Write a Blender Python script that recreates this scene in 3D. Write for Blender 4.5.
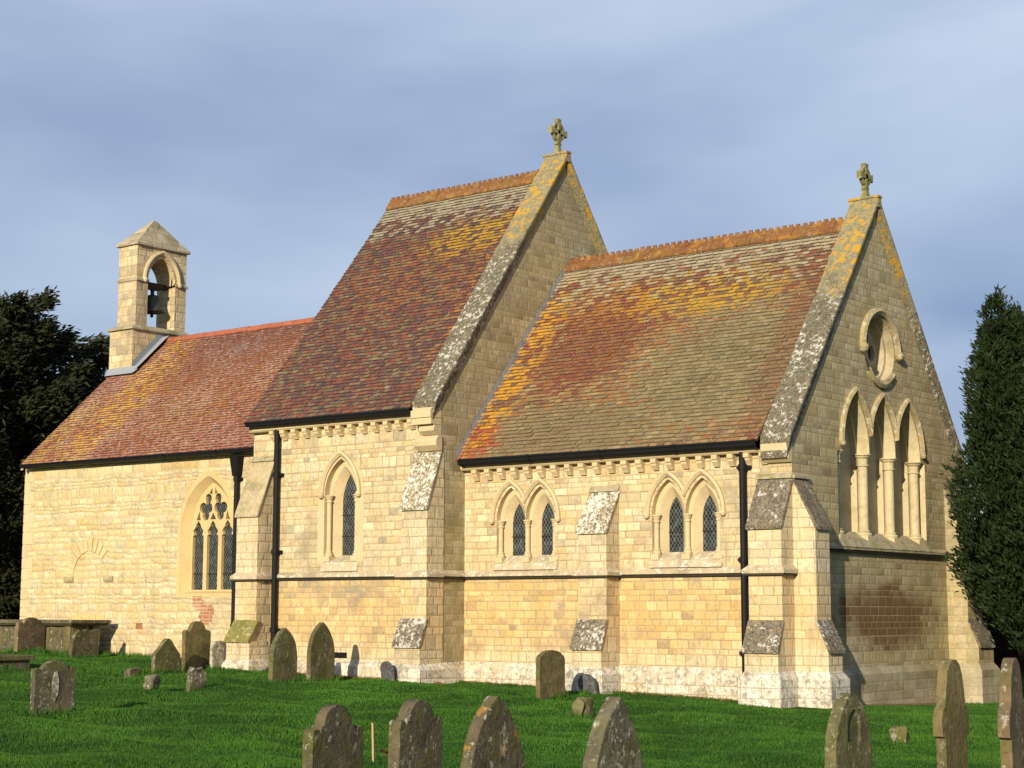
import bpy, bmesh, math, random
import numpy as np
from mathutils import Vector, Matrix, noise
from mathutils.geometry import tessellate_polygon

random.seed(7); rng = np.random.default_rng(7)
R = math.radians
for o in list(bpy.data.objects): bpy.data.objects.remove(o)
scn = bpy.context.scene
COL = scn.collection

# ------------------------------------------------------------------ camera
cam_d = bpy.data.cameras.new('camera'); cam = bpy.data.objects.new('camera', cam_d); COL.objects.link(cam)
cam.location = (14.4077, -26.3036, 1.4456)
cam.rotation_mode = 'XYZ'
cam.rotation_euler = (math.pi/2 + 0.1301, -0.0017, 0.6613)
cam_d.sensor_width = 36; cam_d.lens = 1734.614/1024*36
cam_d.clip_start = .1; cam_d.clip_end = 3000
scn.camera = cam

# ------------------------------------------------------------------ light
SUN_AZ, SUN_EL = 17.0, 17.0            # degrees east of south, height
w = bpy.data.worlds.new('World'); scn.world = w; w.use_nodes = True
nt = w.node_tree; nt.nodes.clear()
def NN(t, **k):
    n = nt.nodes.new(t)
    for a, b in k.items(): setattr(n, a, b)
    return n
sky = NN('ShaderNodeTexSky', sky_type='NISHITA', sun_disc=False, sun_elevation=R(SUN_EL), sun_rotation=R(180-SUN_AZ),
         air_density=1.0, dust_density=1.2, ozone_density=1.0)
geo = NN('ShaderNodeTexCoord')
mp = NN('ShaderNodeMapping'); mp.inputs['Scale'].default_value = (1.3, 1.3, 4.2); mp.inputs['Rotation'].default_value = (.16, .1, .3)
mp.inputs['Location'].default_value = (.35, .2, .42)
nz = NN('ShaderNodeTexNoise'); nz.inputs['Scale'].default_value = 1.5; nz.inputs['Detail'].default_value = 4; nz.inputs['Roughness'].default_value = .48
nz.inputs['Distortion'].default_value = .25
cr = NN('ShaderNodeValToRGB'); cr.color_ramp.elements[0].position = .34; cr.color_ramp.elements[1].position = .68
mixc = NN('ShaderNodeMix', data_type='RGBA'); mixc.inputs[6].default_value = (1.5, 2.1, 3.8, 1); mixc.inputs[7].default_value = (4.7, 5.5, 6.7, 1)
mix = NN('ShaderNodeMix', data_type='RGBA'); mix.inputs[0].default_value = .8
bg = NN('ShaderNodeBackground'); bg.inputs[1].default_value = .108
out = NN('ShaderNodeOutputWorld')
L = nt.links.new
L(geo.outputs['Generated'], mp.inputs[0]); L(mp.outputs[0], nz.inputs['Vector']); L(nz.outputs[0], cr.inputs[0]); L(cr.outputs[0], mixc.inputs[0])
L(sky.outputs[0], mix.inputs[6]); L(mixc.outputs[2], mix.inputs[7]); L(mix.outputs[2], bg.inputs[0]); L(bg.outputs[0], out.inputs[0])

sd = bpy.data.lights.new('sun', 'SUN'); sun = bpy.data.objects.new('sun', sd); COL.objects.link(sun)
sd.energy = 5.0; sd.angle = R(.55); sd.color = (1.0, .87, .66)
sdir = Vector((math.sin(R(SUN_AZ))*math.cos(R(SUN_EL)), -math.cos(R(SUN_AZ))*math.cos(R(SUN_EL)), math.sin(R(SUN_EL))))
sun.rotation_euler = sdir.to_track_quat('Z', 'Y').to_euler(); sun.location = (5, -40, 20)
scn.view_settings.view_transform = 'Standard'; scn.view_settings.look = 'None'
scn.view_settings.exposure = .3; scn.view_settings.gamma = 1
scn.view_settings.use_curve_mapping = False

# ------------------------------------------------------------------ node helpers
class NT:
    def __init__(s, name, rough=.9, spec=.2):
        s.m = bpy.data.materials.new(name); s.m.use_nodes = True
        s.t = s.m.node_tree; s.b = s.t.nodes['Principled BSDF']
        s.b.inputs['Roughness'].default_value = rough; s.b.inputs['Specular IOR Level'].default_value = spec
    def n(s, t, **k):
        n = s.t.nodes.new(t)
        for a, b in k.items(): setattr(n, a, b)
        return n
    def put(s, sock, v):
        if isinstance(v, (int, float)): sock.default_value = v
        elif isinstance(v, (tuple, list)):
            sock.default_value = tuple(v) + ((1,) if len(v) == 3 and len(sock.default_value) == 4 else ())
        else: s.t.links.new(v, sock)
    def math(s, op, a, b=0., c=None, clamp=False):
        n = s.n('ShaderNodeMath', operation=op, use_clamp=clamp); s.put(n.inputs[0], a); s.put(n.inputs[1], b)
        if c is not None: s.put(n.inputs[2], c)
        return n.outputs[0]
    def mix(s, f, a, b, mode='MIX'):
        n = s.n('ShaderNodeMix', data_type='RGBA', blend_type=mode); s.put(n.inputs[0], f); s.put(n.inputs[6], a); s.put(n.inputs[7], b)
        return n.outputs[2]
    def noise(s, vec, scale, detail=3, rough=.55, dist=0., dim='3D', w=None):
        n = s.n('ShaderNodeTexNoise', noise_dimensions=dim)
        if dim != '1D': s.put(n.inputs['Vector'], vec)
        if w is not None: s.put(n.inputs['W'], w)
        n.inputs['Scale'].default_value = scale; n.inputs['Detail'].default_value = detail; n.inputs['Roughness'].default_value = rough
        n.inputs['Distortion'].default_value = dist
        return n.outputs[0]
    def step(s, v, a, b):
        n = s.n('ShaderNodeMapRange', interpolation_type='SMOOTHSTEP'); s.put(n.inputs[0], v)
        s.put(n.inputs[1], a); s.put(n.inputs[2], b)
        return n.outputs[0]
    def ramp(s, v, stops, interp='LINEAR'):
        n = s.n('ShaderNodeValToRGB'); s.put(n.inputs[0], v); r = n.color_ramp; r.interpolation = interp
        while len(r.elements) < len(stops): r.elements.new(.5)
        for e, (p, c) in zip(r.elements, stops): e.position = p; e.color = tuple(c)+(1,)
        return n.outputs[0]
    def xyz(s, x, y=0., z=0.):
        n = s.n('ShaderNodeCombineXYZ'); s.put(n.inputs[0], x); s.put(n.inputs[1], y); s.put(n.inputs[2], z); return n.outputs[0]
    def sep(s, v):
        n = s.n('ShaderNodeSeparateXYZ'); s.put(n.inputs[0], v); return n.outputs
    def white(s, vec):
        n = s.n('ShaderNodeTexWhiteNoise', noise_dimensions='3D'); s.put(n.inputs['Vector'], vec); return n.outputs
    def uv(s): return s.n('ShaderNodeTexCoord').outputs['UV']
    def obj(s): return s.n('ShaderNodeNewGeometry').outputs['Position']
    def bump(s, h, strength, dist):
        n = s.n('ShaderNodeBump'); n.inputs['Strength'].default_value = strength; n.inputs['Distance'].default_value = dist
        s.put(n.inputs['Height'], h); s.t.links.new(n.outputs[0], s.b.inputs['Normal'])
    def col(s, c): s.put(s.b.inputs['Base Color'], c)

def masonry(k, uv, h, wmin, wmax, joint, wob=.5, rag=.006):
    """random coursed blocks from a uv in metres: (id random rgb, id value, joint mask 1=stone, edge height)"""
    x, y, _ = k.sep(uv)
    v0 = k.math('DIVIDE', y, h)
    v1 = k.math('ADD', v0, k.math('MULTIPLY', k.math('SUBTRACT', k.noise(None, .45, 0, dim='1D', w=v0), .5), 1.1))
    row = k.math('FLOOR', v1); fv = k.math('SUBTRACT', v1, row)
    r1 = k.white(k.xyz(row, 3.3, 1.7))[0]
    wid = k.math('ADD', wmin, k.math('MULTIPLY', r1, wmax-wmin))
    u0 = k.math('ADD', k.math('DIVIDE', x, wid), k.math('MULTIPLY', r1, 37.3))
    u1 = k.math('ADD', u0, k.math('MULTIPLY', k.math('SUBTRACT', k.noise(k.xyz(u0, k.math('MULTIPLY', row, 7.13), 0.), .8, 0), .5), 1.3*wob))
    c = k.math('FLOOR', u1); fu = k.math('SUBTRACT', u1, c)
    idw = k.white(k.xyz(row, c, 9.1))
    du = k.math('MULTIPLY', k.math('MINIMUM', fu, k.math('SUBTRACT', 1., fu)), wid)
    dv = k.math('MULTIPLY', k.math('MINIMUM', fv, k.math('SUBTRACT', 1., fv)), h)
    d = k.math('MINIMUM', du, dv)
    d = k.math('ADD', d, k.math('MULTIPLY', k.math('SUBTRACT', k.noise(uv, 22, 2), .5), rag*2))
    mask = k.step(d, joint*.35, joint)
    return idw[1], idw[0], mask, k.step(d, 0., joint*3)

def mat_ashlar(name, stops, h=.16, wmin=.24, wmax=.5, joint=.011, grime=.5, grey=(.27,.235,.165), mortar=(.24,.165,.08), wob=.6,
               rag=.006, warp=0., stain=None, low=0., bumpd=.014, green=.0, bs=.6, wfreq=3.2, crust=0.):
    k = NT(name); uv = k.uv(); P = k.obj()
    if warp:
        nv = k.n('ShaderNodeTexNoise'); k.put(nv.inputs['Vector'], uv); nv.inputs['Scale'].default_value = wfreq; nv.inputs['Detail'].default_value = 2
        va = k.n('ShaderNodeVectorMath', operation='MULTIPLY_ADD'); k.put(va.inputs[0], nv.outputs['Color']); va.inputs[1].default_value = (warp,)*3; k.put(va.inputs[2], uv)
        uvw = va.outputs[0]
    else: uvw = uv
    idc, idv, mask, edge = masonry(k, uvw, h, wmin, wmax, joint, wob, rag)
    c = k.ramp(idv, stops)
    blot = k.noise(P, 10, 6, .74, .2)
    fine = k.noise(P, 19, 6, .74); big = k.noise(P, .55, 4, .6, .4); mid = k.noise(P, 2.3, 4, .6, .3)
    c = k.mix(k.math('MULTIPLY', k.step(mid, .5, .72), .3), c, (.5,.35,.15))             # ochre runs
    c = k.mix(k.math('MULTIPLY', k.step(mid, .52, .28), .45), c, (.6,.52,.36))            # pale bloom
    if low:
        zz = k.math('ADD', k.sep(P)[2], k.math('MULTIPLY', k.math('SUBTRACT', mid, .5), .9))
        c = k.mix(k.math('MULTIPLY', k.step(zz, 2.3, 1.9), low), c, k.mix(1., c, (1.06,.9,.66), 'MULTIPLY'))
        c = k.mix(k.math('MULTIPLY', k.step(zz, 1.0, .55), .5), c, (.6,.53,.38))
    sv = k.n('ShaderNodeVectorMath', operation='MULTIPLY'); k.put(sv.inputs[0], P); sv.inputs[1].default_value = (5, 5, .55)
    stk = k.noise(sv.outputs[0], 1.3, 4, .65)
    c = k.mix(k.math('MULTIPLY', k.step(stk, .53, .7), .4), c, tuple(q*.85 for q in grey))
    gm = k.math('MULTIPLY', k.step(k.math('ADD', k.math('MULTIPLY', big, .6), k.math('MULTIPLY', mid, .4)), .5, .68), grime)
    c = k.mix(gm, c, grey)
    if green: c = k.mix(k.math('MULTIPLY', k.step(k.noise(P, 1.2, 4, .65), .52, .7), green), c, (.17,.16,.045))
    c = k.mix(k.math('MULTIPLY', k.step(k.math('ADD', blot, k.math('MULTIPLY', k.math('SUBTRACT', idv, .5), .14)), .52, .66), .42), c, tuple(q*.8 for q in grey))
    c = k.mix(k.math('MULTIPLY', k.step(fine, .5, .7), .55), c, (.2,.16,.1))
    c = k.mix(k.math('MULTIPLY', k.step(fine, .46, .26), .35), c, (.66,.58,.42))
    if crust:
        c = k.mix(k.math('MULTIPLY', k.step(k.noise(P, 4.5, 5, .7), .46, .56), crust*.85), c, (.74,.71,.64))
        c = k.mix(k.math('MULTIPLY', k.step(k.math('ADD', k.noise(P, 12, 5, .74), k.math('MULTIPLY', k.math('SUBTRACT', mid, .5), .35)), .51, .6), min(1, crust*1.2)), c, (.13,.12,.095))
    if stain:
        u0, v0, su, sv, colr, amt = stain
        x, y, _ = k.sep(P)[0:3]
        a = k.math('POWER', k.math('DIVIDE', k.math('SUBTRACT', k.sep(P)[1], u0), su), 2.)
        b = k.math('POWER', k.math('DIVIDE', k.math('SUBTRACT', k.sep(P)[2], v0), sv), 2.)
        q = k.math('ADD', k.math('ADD', a, b), k.math('MULTIPLY', k.math('SUBTRACT', k.noise(P, 1.5, 4, .65), .5), 2.4))
        q = k.math('ADD', q, k.math('MULTIPLY', k.math('SUBTRACT', idv, .5), .5))
        c = k.mix(k.math('MULTIPLY', k.step(q, 1.5, .3), amt), c, colr)
    mask = k.math('MAXIMUM', mask, k.math('MULTIPLY', k.step(k.noise(P, 1.7, 3, .6), .42, .62), .45))
    cm = k.mix(mask, k.mix(k.math('MULTIPLY', k.noise(P, 3, 2), .6), mortar, (.5,.42,.28)), c)
    k.col(cm)
    hgt = k.math('ADD', k.math('MULTIPLY', edge, .8), k.math('ADD', k.math('MULTIPLY', fine, .5), k.math('MULTIPLY', idv, .5)))
    k.bump(hgt, bs, bumpd)
    return k.m

def mat_dressed(name, base=(.5,.4,.23), dark=(.25,.21,.135), amt=.5, lich=0., moss=0., orange=0.):
    k = NT(name); P = k.obj()
    a = k.noise(P, 1.9, 5, .65, .3); f = k.noise(P, 17, 5, .7)
    c = k.mix(k.math('MULTIPLY', k.step(a, .45, .7), amt), base, dark)
    c = k.mix(k.math('MULTIPLY', k.step(f, .52, .75), .4), c, tuple(x*.45 for x in base))
    c = k.mix(k.math('MULTIPLY', k.step(f, .45, .25), .35), c, tuple(min(.75, x*1.3) for x in base))
    if moss: c = k.mix(k.math('MULTIPLY', k.step(k.noise(P, 3.1, 4, .6), .5, .62), moss), c, (.14,.14,.03))
    if orange: c = k.mix(k.math('MULTIPLY', k.step(k.noise(P, 4.3, 4, .6), .54, .62), orange), c, (.5,.27,.03))
    if lich: c = k.mix(k.math('MULTIPLY', k.step(k.noise(P, 11, 5, .7), .54, .6), lich), c, (.66,.63,.55))
    k.col(c); k.bump(k.math('ADD', f, a), .6, .012); return k.m

def mat_slab(name, base=(.2,.17,.12), white=.62, dark=.6, orange=.2, th=.53):
    k = NT(name); P = k.obj()
    a = k.noise(P, 15, 6, .75, .2); b = k.noise(P, 26, 4, .7); d = k.noise(P, 2.2, 3, .6)
    c = k.mix(k.step(b, .42, .62), base, (.07,.062,.05))
    c = k.mix(k.math('MULTIPLY', k.step(k.noise(P, 6, 4, .65), .5, .62), .5), c, (.26,.22,.13))
    m = k.step(k.math('ADD', a, k.math('MULTIPLY', k.math('SUBTRACT', d, .5), .35)), th, th+.035)
    c = k.mix(k.math('MULTIPLY', m, white), c, (.76,.73,.66))
    c = k.mix(k.math('MULTIPLY', k.step(k.noise(P, 7.7, 3, .6, .3), .6, .64), orange), c, (.5,.25,.03))
    k.col(c); k.bump(k.math('ADD', a, b), .8, .02); return k.m

def mat_tiles(name, stops, length, lich_top=0., orange=[], pale=[], red=[], streak=0., speck=0.):
    """tile roof; uv = (x, distance up the slope); per tile random in attribute rnd"""
    k = NT(name, .85, .25); uv = k.uv(); x, v, _ = k.sep(uv); P = k.obj()
    at = k.n('ShaderNodeAttribute', attribute_name='rnd'); rnd = at.outputs['Fac']
    n1 = k.noise(uv, .7, 4, .6, .3); n2 = k.noise(uv, 3.1, 4, .65); f = k.noise(P, 21, 4, .7)
    n3 = k.noise(k.xyz(k.math('MULTIPLY', x, .5), k.math('MULTIPLY', v, 3.), 0.), 1.4, 3, .6)
    t = k.math('ADD', k.math('MULTIPLY', rnd, .62), k.math('MULTIPLY', k.math('SUBTRACT', k.math('ADD', n1, n3), .62), .62))
    c = k.ramp(t, stops)
    def blob(u0, v0, su, sv, na=1.8):
        a = k.math('POWER', k.math('DIVIDE', k.math('SUBTRACT', x, u0), su), 2.); b = k.math('POWER', k.math('DIVIDE', k.math('SUBTRACT', v, v0), sv), 2.)
        q = k.math('ADD', k.math('ADD', a, b), k.math('MULTIPLY', k.math('SUBTRACT', n2, .5), na))
        q = k.math('ADD', q, k.math('MULTIPLY', k.math('SUBTRACT', rnd, .5), .9))
        return k.step(q, 1.25, .55)
    for (b, colr, amt) in pale: c = k.mix(k.math('MULTIPLY', blob(*b), amt), c, k.mix(rnd, colr, tuple(q*.55 for q in colr)))
    for (b, colr, amt) in red: c = k.mix(k.math('MULTIPLY', blob(*b), amt), c, k.mix(rnd, colr, tuple(q*.55 for q in colr)))
    for (b, colr, amt) in orange: c = k.mix(k.math('MULTIPLY', k.math('MULTIPLY', blob(*b), k.step(k.math('ADD', k.math('MULTIPLY', k.noise(uv, 7, 4, .7), .7), k.math('MULTIPLY', rnd, .3)), .42, .54)), amt), c, k.mix(f, tuple(q*.4 for q in colr), colr))
    if lich_top:
        q = k.math('ADD', v, k.math('MULTIPLY', k.math('SUBTRACT', n2, .5), 1.6))
        q = k.math('ADD', q, k.math('MULTIPLY', k.math('SUBTRACT', rnd, .5), 1.0))
        c = k.mix(k.math('MULTIPLY', k.step(q, length-1.0, length-.4), lich_top), c, (.32,.29,.2))
    if speck:
        m = k.math('MULTIPLY', k.step(k.noise(k.xyz(k.math('MULTIPLY', x, 9.), k.math('MULTIPLY', v, 16.), 0.), 1., 3, .65), .52, .58), k.step(k.math('ADD', n2, k.math('MULTIPLY', k.noise(uv, .5, 2), .9)), .78, 1.05))
        c = k.mix(k.math('MULTIPLY', m, speck), c, (.5,.45,.38))
    if streak:
        s = k.noise(k.xyz(k.math('MULTIPLY', k.math('ADD', x, k.math('MULTIPLY', v, .15)), 1.2), k.math('MULTIPLY', v, .35), 0.), 2.2, 4, .7)
        m = k.math('MULTIPLY', k.step(s, .45, .66), k.step(k.noise(uv, 13, 4, .75), .46, .58))
        c = k.mix(k.math('MULTIPLY', m, streak), c, (.5,.43,.36))
    c = k.mix(k.math('MULTIPLY', k.step(f, .5, .72), .5), c, (.06,.04,.03))
    c = k.mix(k.math('MULTIPLY', k.math('LESS_THAN', rnd, -.5), .75), c, (.03,.026,.02))  # tile tails darkened: dirt plus a painted shadow line between courses
    c = k.mix(k.math('MULTIPLY', k.step(k.noise(P, 33, 2, .6), .66, .7), .6), c, (.6,.56,.45))
    k.col(c); k.bump(f, .5, .006); return k.m

def mat_plain(name, c, rough=.5, spec=.5, metal=0., var=.3, scale=9):
    k = NT(name, rough, spec); P = k.obj(); k.b.inputs['Metallic'].default_value = metal
    f = k.noise(P, scale, 4, .65)
    k.col(k.mix(k.math('MULTIPLY', f, var), c, tuple(q*.45 for q in c))); k.bump(f, .2, .004); return k.m

def mat_glass(name, cell=.075, lead=.0075, leadc=(.1,.105,.1)):
    k = NT(name, .12, .6); uv = k.uv(); x, y, _ = k.sep(uv)
    y2 = k.math('MULTIPLY', y, .66)
    def tri(q):
        a = k.math('DIVIDE', q, cell); return k.math('MULTIPLY', k.math('ABSOLUTE', k.math('SUBTRACT', k.math('SUBTRACT', a, k.math('FLOOR', a)), .5)), cell)
    p = k.math('ADD', x, y2); q = k.math('SUBTRACT', x, y2)
    m = k.math('MAXIMUM', k.step(tri(p), cell*.5-lead, cell*.5-lead*.6), k.step(tri(q), cell*.5-lead, cell*.5-lead*.6))
    cellid = k.xyz(k.math('FLOOR', k.math('ADD', k.math('DIVIDE', p, cell), .5)), k.math('FLOOR', k.math('ADD', k.math('DIVIDE', q, cell), .5)), 0.)
    r = k.white(cellid)
    pane = k.mix(k.math('POWER', r[0], 3.), (.006,.008,.008), (.05,.065,.06))
    k.col(k.mix(m, pane, leadc)); k.put(k.b.inputs['Roughness'], k.math('ADD', .12, k.math('MULTIPLY', m, .5)))
    g = k.n('ShaderNodeNewGeometry'); o = k.n('ShaderNodeVectorMath', operation='SUBTRACT'); k.put(o.inputs[0], r[1]); o.inputs[1].default_value = (.5,.5,.5)
    sc = k.n('ShaderNodeVectorMath', operation='MULTIPLY_ADD'); k.put(sc.inputs[0], o.outputs[0]); sc.inputs[1].default_value = (.22,.22,.3); k.put(sc.inputs[2], g.outputs['Normal'])
    nm = k.n('ShaderNodeVectorMath', operation='NORMALIZE'); k.put(nm.inputs[0], sc.outputs[0])
    bp = k.n('ShaderNodeBump'); bp.inputs['Strength'].default_value = .3; bp.inputs['Distance'].default_value = .006; k.put(bp.inputs['Height'], k.noise(uv, 9, 2)); k.put(bp.inputs['Normal'], nm.outputs[0])
    k.t.links.new(bp.outputs[0], k.b.inputs['Normal']); return k.m

def mat_grave(name, base, dark, moss=.5, lich=.4, orange=0., lth=.58):
    k = NT(name, .92, .15); P = k.obj()
    o = k.n('ShaderNodeObjectInfo'); off = k.math('MULTIPLY', o.outputs['Random'], 31.)
    va = k.n('ShaderNodeVectorMath', operation='ADD'); k.put(va.inputs[0], P); k.put(va.inputs[1], k.xyz(off, off, off)); Q = va.outputs[0]
    a = k.noise(Q, 3., 5, .65, .3); f = k.noise(Q, 24, 4, .7)
    sv = k.n('ShaderNodeVectorMath', operation='MULTIPLY'); k.put(sv.inputs[0], Q); sv.inputs[1].default_value = (9, 9, 1.6)
    st = k.noise(sv.outputs[0], 1.4, 4, .65)
    c = k.mix(k.step(a, .35, .68), base, dark)
    c = k.mix(k.math('MULTIPLY', k.step(st, .5, .66), .5), c, tuple(q*.5 for q in dark))
    c = k.mix(k.math('MULTIPLY', k.step(k.noise(Q, 4.4, 4, .6), .48, .64), moss), c, (.1,.1,.025))
    c = k.mix(k.math('MULTIPLY', k.step(f, .5, .72), .5), c, tuple(q*.4 for q in dark))
    lm = k.step(k.math('ADD', k.math('MULTIPLY', k.noise(Q, 15, 5, .72), .6), k.math('MULTIPLY', st, .4)), lth-.03, lth+.01)
    c = k.mix(k.math('MULTIPLY', lm, lich), c, (.55,.53,.43))
    if orange: c = k.mix(k.math('MULTIPLY', k.step(k.noise(Q, 6, 3, .6), .6, .66), orange), c, (.45,.22,.03))
    k.col(c); k.bump(k.math('ADD', f, k.math('MULTIPLY', a, 1.5)), .8, .014); return k.m

def mat_leaf(name, c1, c2, c3=None):
    k = NT(name, .7, .2); P = k.obj()
    at = k.n('ShaderNodeAttribute', attribute_name='rnd'); r = at.outputs['Fac']
    n = k.noise(P, 1.1, 3, .6)
    c = k.mix(k.math('MULTIPLY', k.math('ADD', r, n), .5), c1, c2)
    if c3: c = k.mix(k.step(r, .93, .98), c, c3)
    k.col(c)
    k.b.inputs['Subsurface Weight'].default_value = 0
    return k.m

# ------------------------------------------------------------------ mesh builder
class MB:
    def __init__(s): s.v = []; s.f = []; s.rn = []; s.uvs = None
    def add(s, vs, fs):
        o = len(s.v); s.v += [tuple(p) for p in vs]; s.f += [tuple(i+o for i in q) for q in fs]
    def box(s, x0, x1, y0, y1, z0, z1, T=None):
        s.frust((x0, x1, y0, y1, z0), (x0, x1, y0, y1, z1), T)
    def frust(s, a, b, T=None):
        x0, x1, y0, y1, z = a; X0, X1, Y0, Y1, Z = b
        vs = [(x0,y0,z),(x1,y0,z),(x1,y1,z),(x0,y1,z),(X0,Y0,Z),(X1,Y0,Z),(X1,Y1,Z),(X0,Y1,Z)]
        if T: vs = [T(*p) for p in vs]
        s.add(vs, [(3,2,1,0),(4,5,6,7),(0,1,5,4),(1,2,6,5),(2,3,7,6),(3,0,4,7)])
    def prism(s, poly, a0, a1, F):
        """closed 2D poly (p,q) swept from a0 to a1; F(a,p,q)->world"""
        n = len(poly); vs = [F(a0, *p) for p in poly] + [F(a1, *p) for p in poly]
        tri = tessellate_polygon([[Vector((p[0], p[1], 0)) for p in poly]])
        fs = [tuple(t) for t in tri] + [tuple(i+n for i in t[::-1]) for t in tri] if n > 4 else [tuple(range(n)), tuple(range(2*n-1, n-1, -1))]
        fs += [(i, (i+1) % n, (i+1) % n+n, i+n) for i in range(n)]
        s.add(vs, fs)
    def plate(s, outer, holes, F):
        pts = [p for l in [outer]+holes for p in l]
        tri = tessellate_polygon([[Vector((p[0], p[1], 0)) for p in l] for l in [outer]+holes])
        s.add([F(*p) for p in pts], [tuple(t) for t in tri])
    def strip(s, A, B, close=True):
        n = len(A); s.add(list(A)+list(B), [(i, (i+1) % n, (i+1) % n+n, i+n) for i in range(n if close else n-1)])
    def tube(s, path, r, n=8, cap=True):
        rings = []
        for i, p in enumerate(path):
            p = Vector(p); d = (Vector(path[min(i+1, len(path)-1)]) - Vector(path[max(i-1, 0)])).normalized()
            u = d.orthogonal().normalized() if abs(d.z) > .95 else d.cross(Vector((0,0,1))).normalized()
            if abs(d.z) > .95: u = (Vector((1,0,0)) - d*d.x).normalized()
            q = d.cross(u); rr = r[i] if isinstance(r, (list, tuple)) else r
            rings.append([p + (u*math.cos(t)+q*math.sin(t))*rr for t in [2*math.pi*j/n for j in range(n)]])
        for a, b in zip(rings, rings[1:]): s.strip(a, b)
        if cap:
            s.add(rings[0], [tuple(range(n))[::-1]]); s.add(rings[-1], [tuple(range(n))])
    def lathe(s, c, prof, n=16):
        rings = [[(c[0]+r*math.cos(t), c[1]+r*math.sin(t), c[2]+z) for t in [2*math.pi*j/n for j in range(n)]] for r, z in prof]
        for a, b in zip(rings, rings[1:]): s.strip(a, b)
        s.add(rings[0], [tuple(range(n))[::-1]]); s.add(rings[-1], [tuple(range(n))])
    def build(s, name, mat, parent=None, smooth=False, bevel=0., fix=True, loc=None, rotz=0., weld=True):
        me = bpy.data.meshes.new(name)
        org = Vector(loc) if loc is not None else (parent_world(parent) if parent is not None else Vector((0,0,0)))
        if loc is not None and parent is None: vs = s.v            # local coordinates already
        elif loc is not None: vs = s.v
        else: vs = [(p[0]-org.x, p[1]-org.y, p[2]-org.z) for p in s.v]
        me.from_pydata(vs, [], s.f)
        bm = bmesh.new(); bm.from_mesh(me)
        if weld: bmesh.ops.remove_doubles(bm, verts=bm.verts, dist=1e-5)
        if fix: bmesh.ops.recalc_face_normals(bm, faces=bm.faces)
        if bevel: bmesh.ops.bevel(bm, geom=[e for e in bm.edges if e.is_manifold and e.calc_face_angle(0) > .5], offset=bevel, segments=2, profile=.6, affect='EDGES', clamp_overlap=True)
        uvl = bm.loops.layers.uv.new('UVMap')
        for f in bm.faces:
            n = f.normal
            if abs(n.z) > .95: t = Vector((1,0,0)); b = Vector((0,1,0))
            else:
                t = Vector((-n.y, n.x, 0)).normalized()
                if abs(t.x) >= abs(t.y):
                    if t.x < 0: t = -t
                elif t.y < 0: t = -t
                b = n.cross(t).normalized()
                if b.z < 0: b = -b
            f.smooth = smooth
            for l in f.loops:
                p = l.vert.co + org; l[uvl].uv = (p.dot(t), p.dot(b))
        bm.to_mesh(me); bm.free()
        o = bpy.data.objects.new(name, me); COL.objects.link(o); me.materials.append(mat)
        if parent is not None: o.parent = parent
        if loc is not None: o.location = loc; o.rotation_euler = (0,0,rotz)
        return o

def parent_world(p):
    v = Vector((0,0,0))
    while p is not None: v += p.location; p = p.parent
    return v
def empty(name, loc, rot=(0,0,0)):
    o = bpy.data.objects.new(name, None); COL.objects.link(o); o.location = loc; o.rotation_euler = rot; o.empty_display_size = .2; return o
def tag(o, label=None, cat=None, group=None, kind=None):
    for k_, v in (('label', label), ('category', cat), ('group', group), ('kind', kind)):
        if v: o[k_] = v
    return o
def rawmesh(name, verts, faces, mat, parent=None, rnd=None, uv=None, smooth=False):
    """fast numpy mesh, faces (n,k)"""
    org = parent_world(parent) if parent is not None else Vector((0,0,0))
    verts = np.asarray(verts, dtype=np.float32) - np.array(org, dtype=np.float32)
    faces = np.asarray(faces, dtype=np.int32); n, kk = faces.shape
    me = bpy.data.meshes.new(name); me.vertices.add(len(verts)); me.vertices.foreach_set('co', verts.ravel())
    me.loops.add(n*kk); me.loops.foreach_set('vertex_index', faces.ravel())
    me.polygons.add(n); me.polygons.foreach_set('loop_start', np.arange(n, dtype=np.int32)*kk); me.polygons.foreach_set('loop_total', np.full(n, kk, dtype=np.int32))
    if smooth: me.polygons.foreach_set('use_smooth', np.ones(n, dtype=bool))
    me.update(calc_edges=True)
    if uv is not None:
        l = me.uv_layers.new(name='UVMap'); l.data.foreach_set('uv', np.asarray(uv, dtype=np.float32).ravel())
    if rnd is not None:
        a = me.attributes.new('rnd', 'FLOAT', 'FACE'); a.data.foreach_set('value', np.asarray(rnd, dtype=np.float32))
    me.materials.append(mat); me.validate()
    o = bpy.data.objects.new(name, me); COL.objects.link(o)
    if parent is not None: o.parent = parent
    return o

# ------------------------------------------------------------------ materials
CREAM = [(0,(.45,.37,.22)),(.16,(.6,.48,.29)),(.34,(.52,.4,.21)),(.5,(.68,.57,.37)),(.66,(.5,.36,.18)),(.78,(.63,.52,.33)),(.87,(.42,.36,.24)),(.95,(.58,.43,.22)),(1,(.31,.27,.19))]
PALE  = [(0,(.5,.42,.27)),(.3,(.6,.5,.33)),(.55,(.55,.44,.25)),(.8,(.64,.55,.38)),(1,(.46,.39,.25))]
GREYC = [(0,(.34,.28,.14)),(.25,(.5,.42,.22)),(.5,(.39,.33,.18)),(.7,(.56,.48,.29)),(.85,(.48,.37,.17)),(1,(.27,.23,.13))]
RUBB  = [(0,(.48,.38,.2)),(.25,(.64,.52,.3)),(.5,(.57,.42,.19)),(.7,(.7,.59,.37)),(.88,(.5,.42,.26)),(1,(.62,.43,.17))]
M = {}
M['south'] = mat_ashlar('ashlar_south', CREAM, h=.132, wmin=.17, wmax=.36, grime=.75, low=1.)
M['nave_south'] = mat_ashlar('ashlar_nave_south', CREAM, h=.138, wmin=.18, wmax=.37, grime=.8, low=.9)
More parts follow.
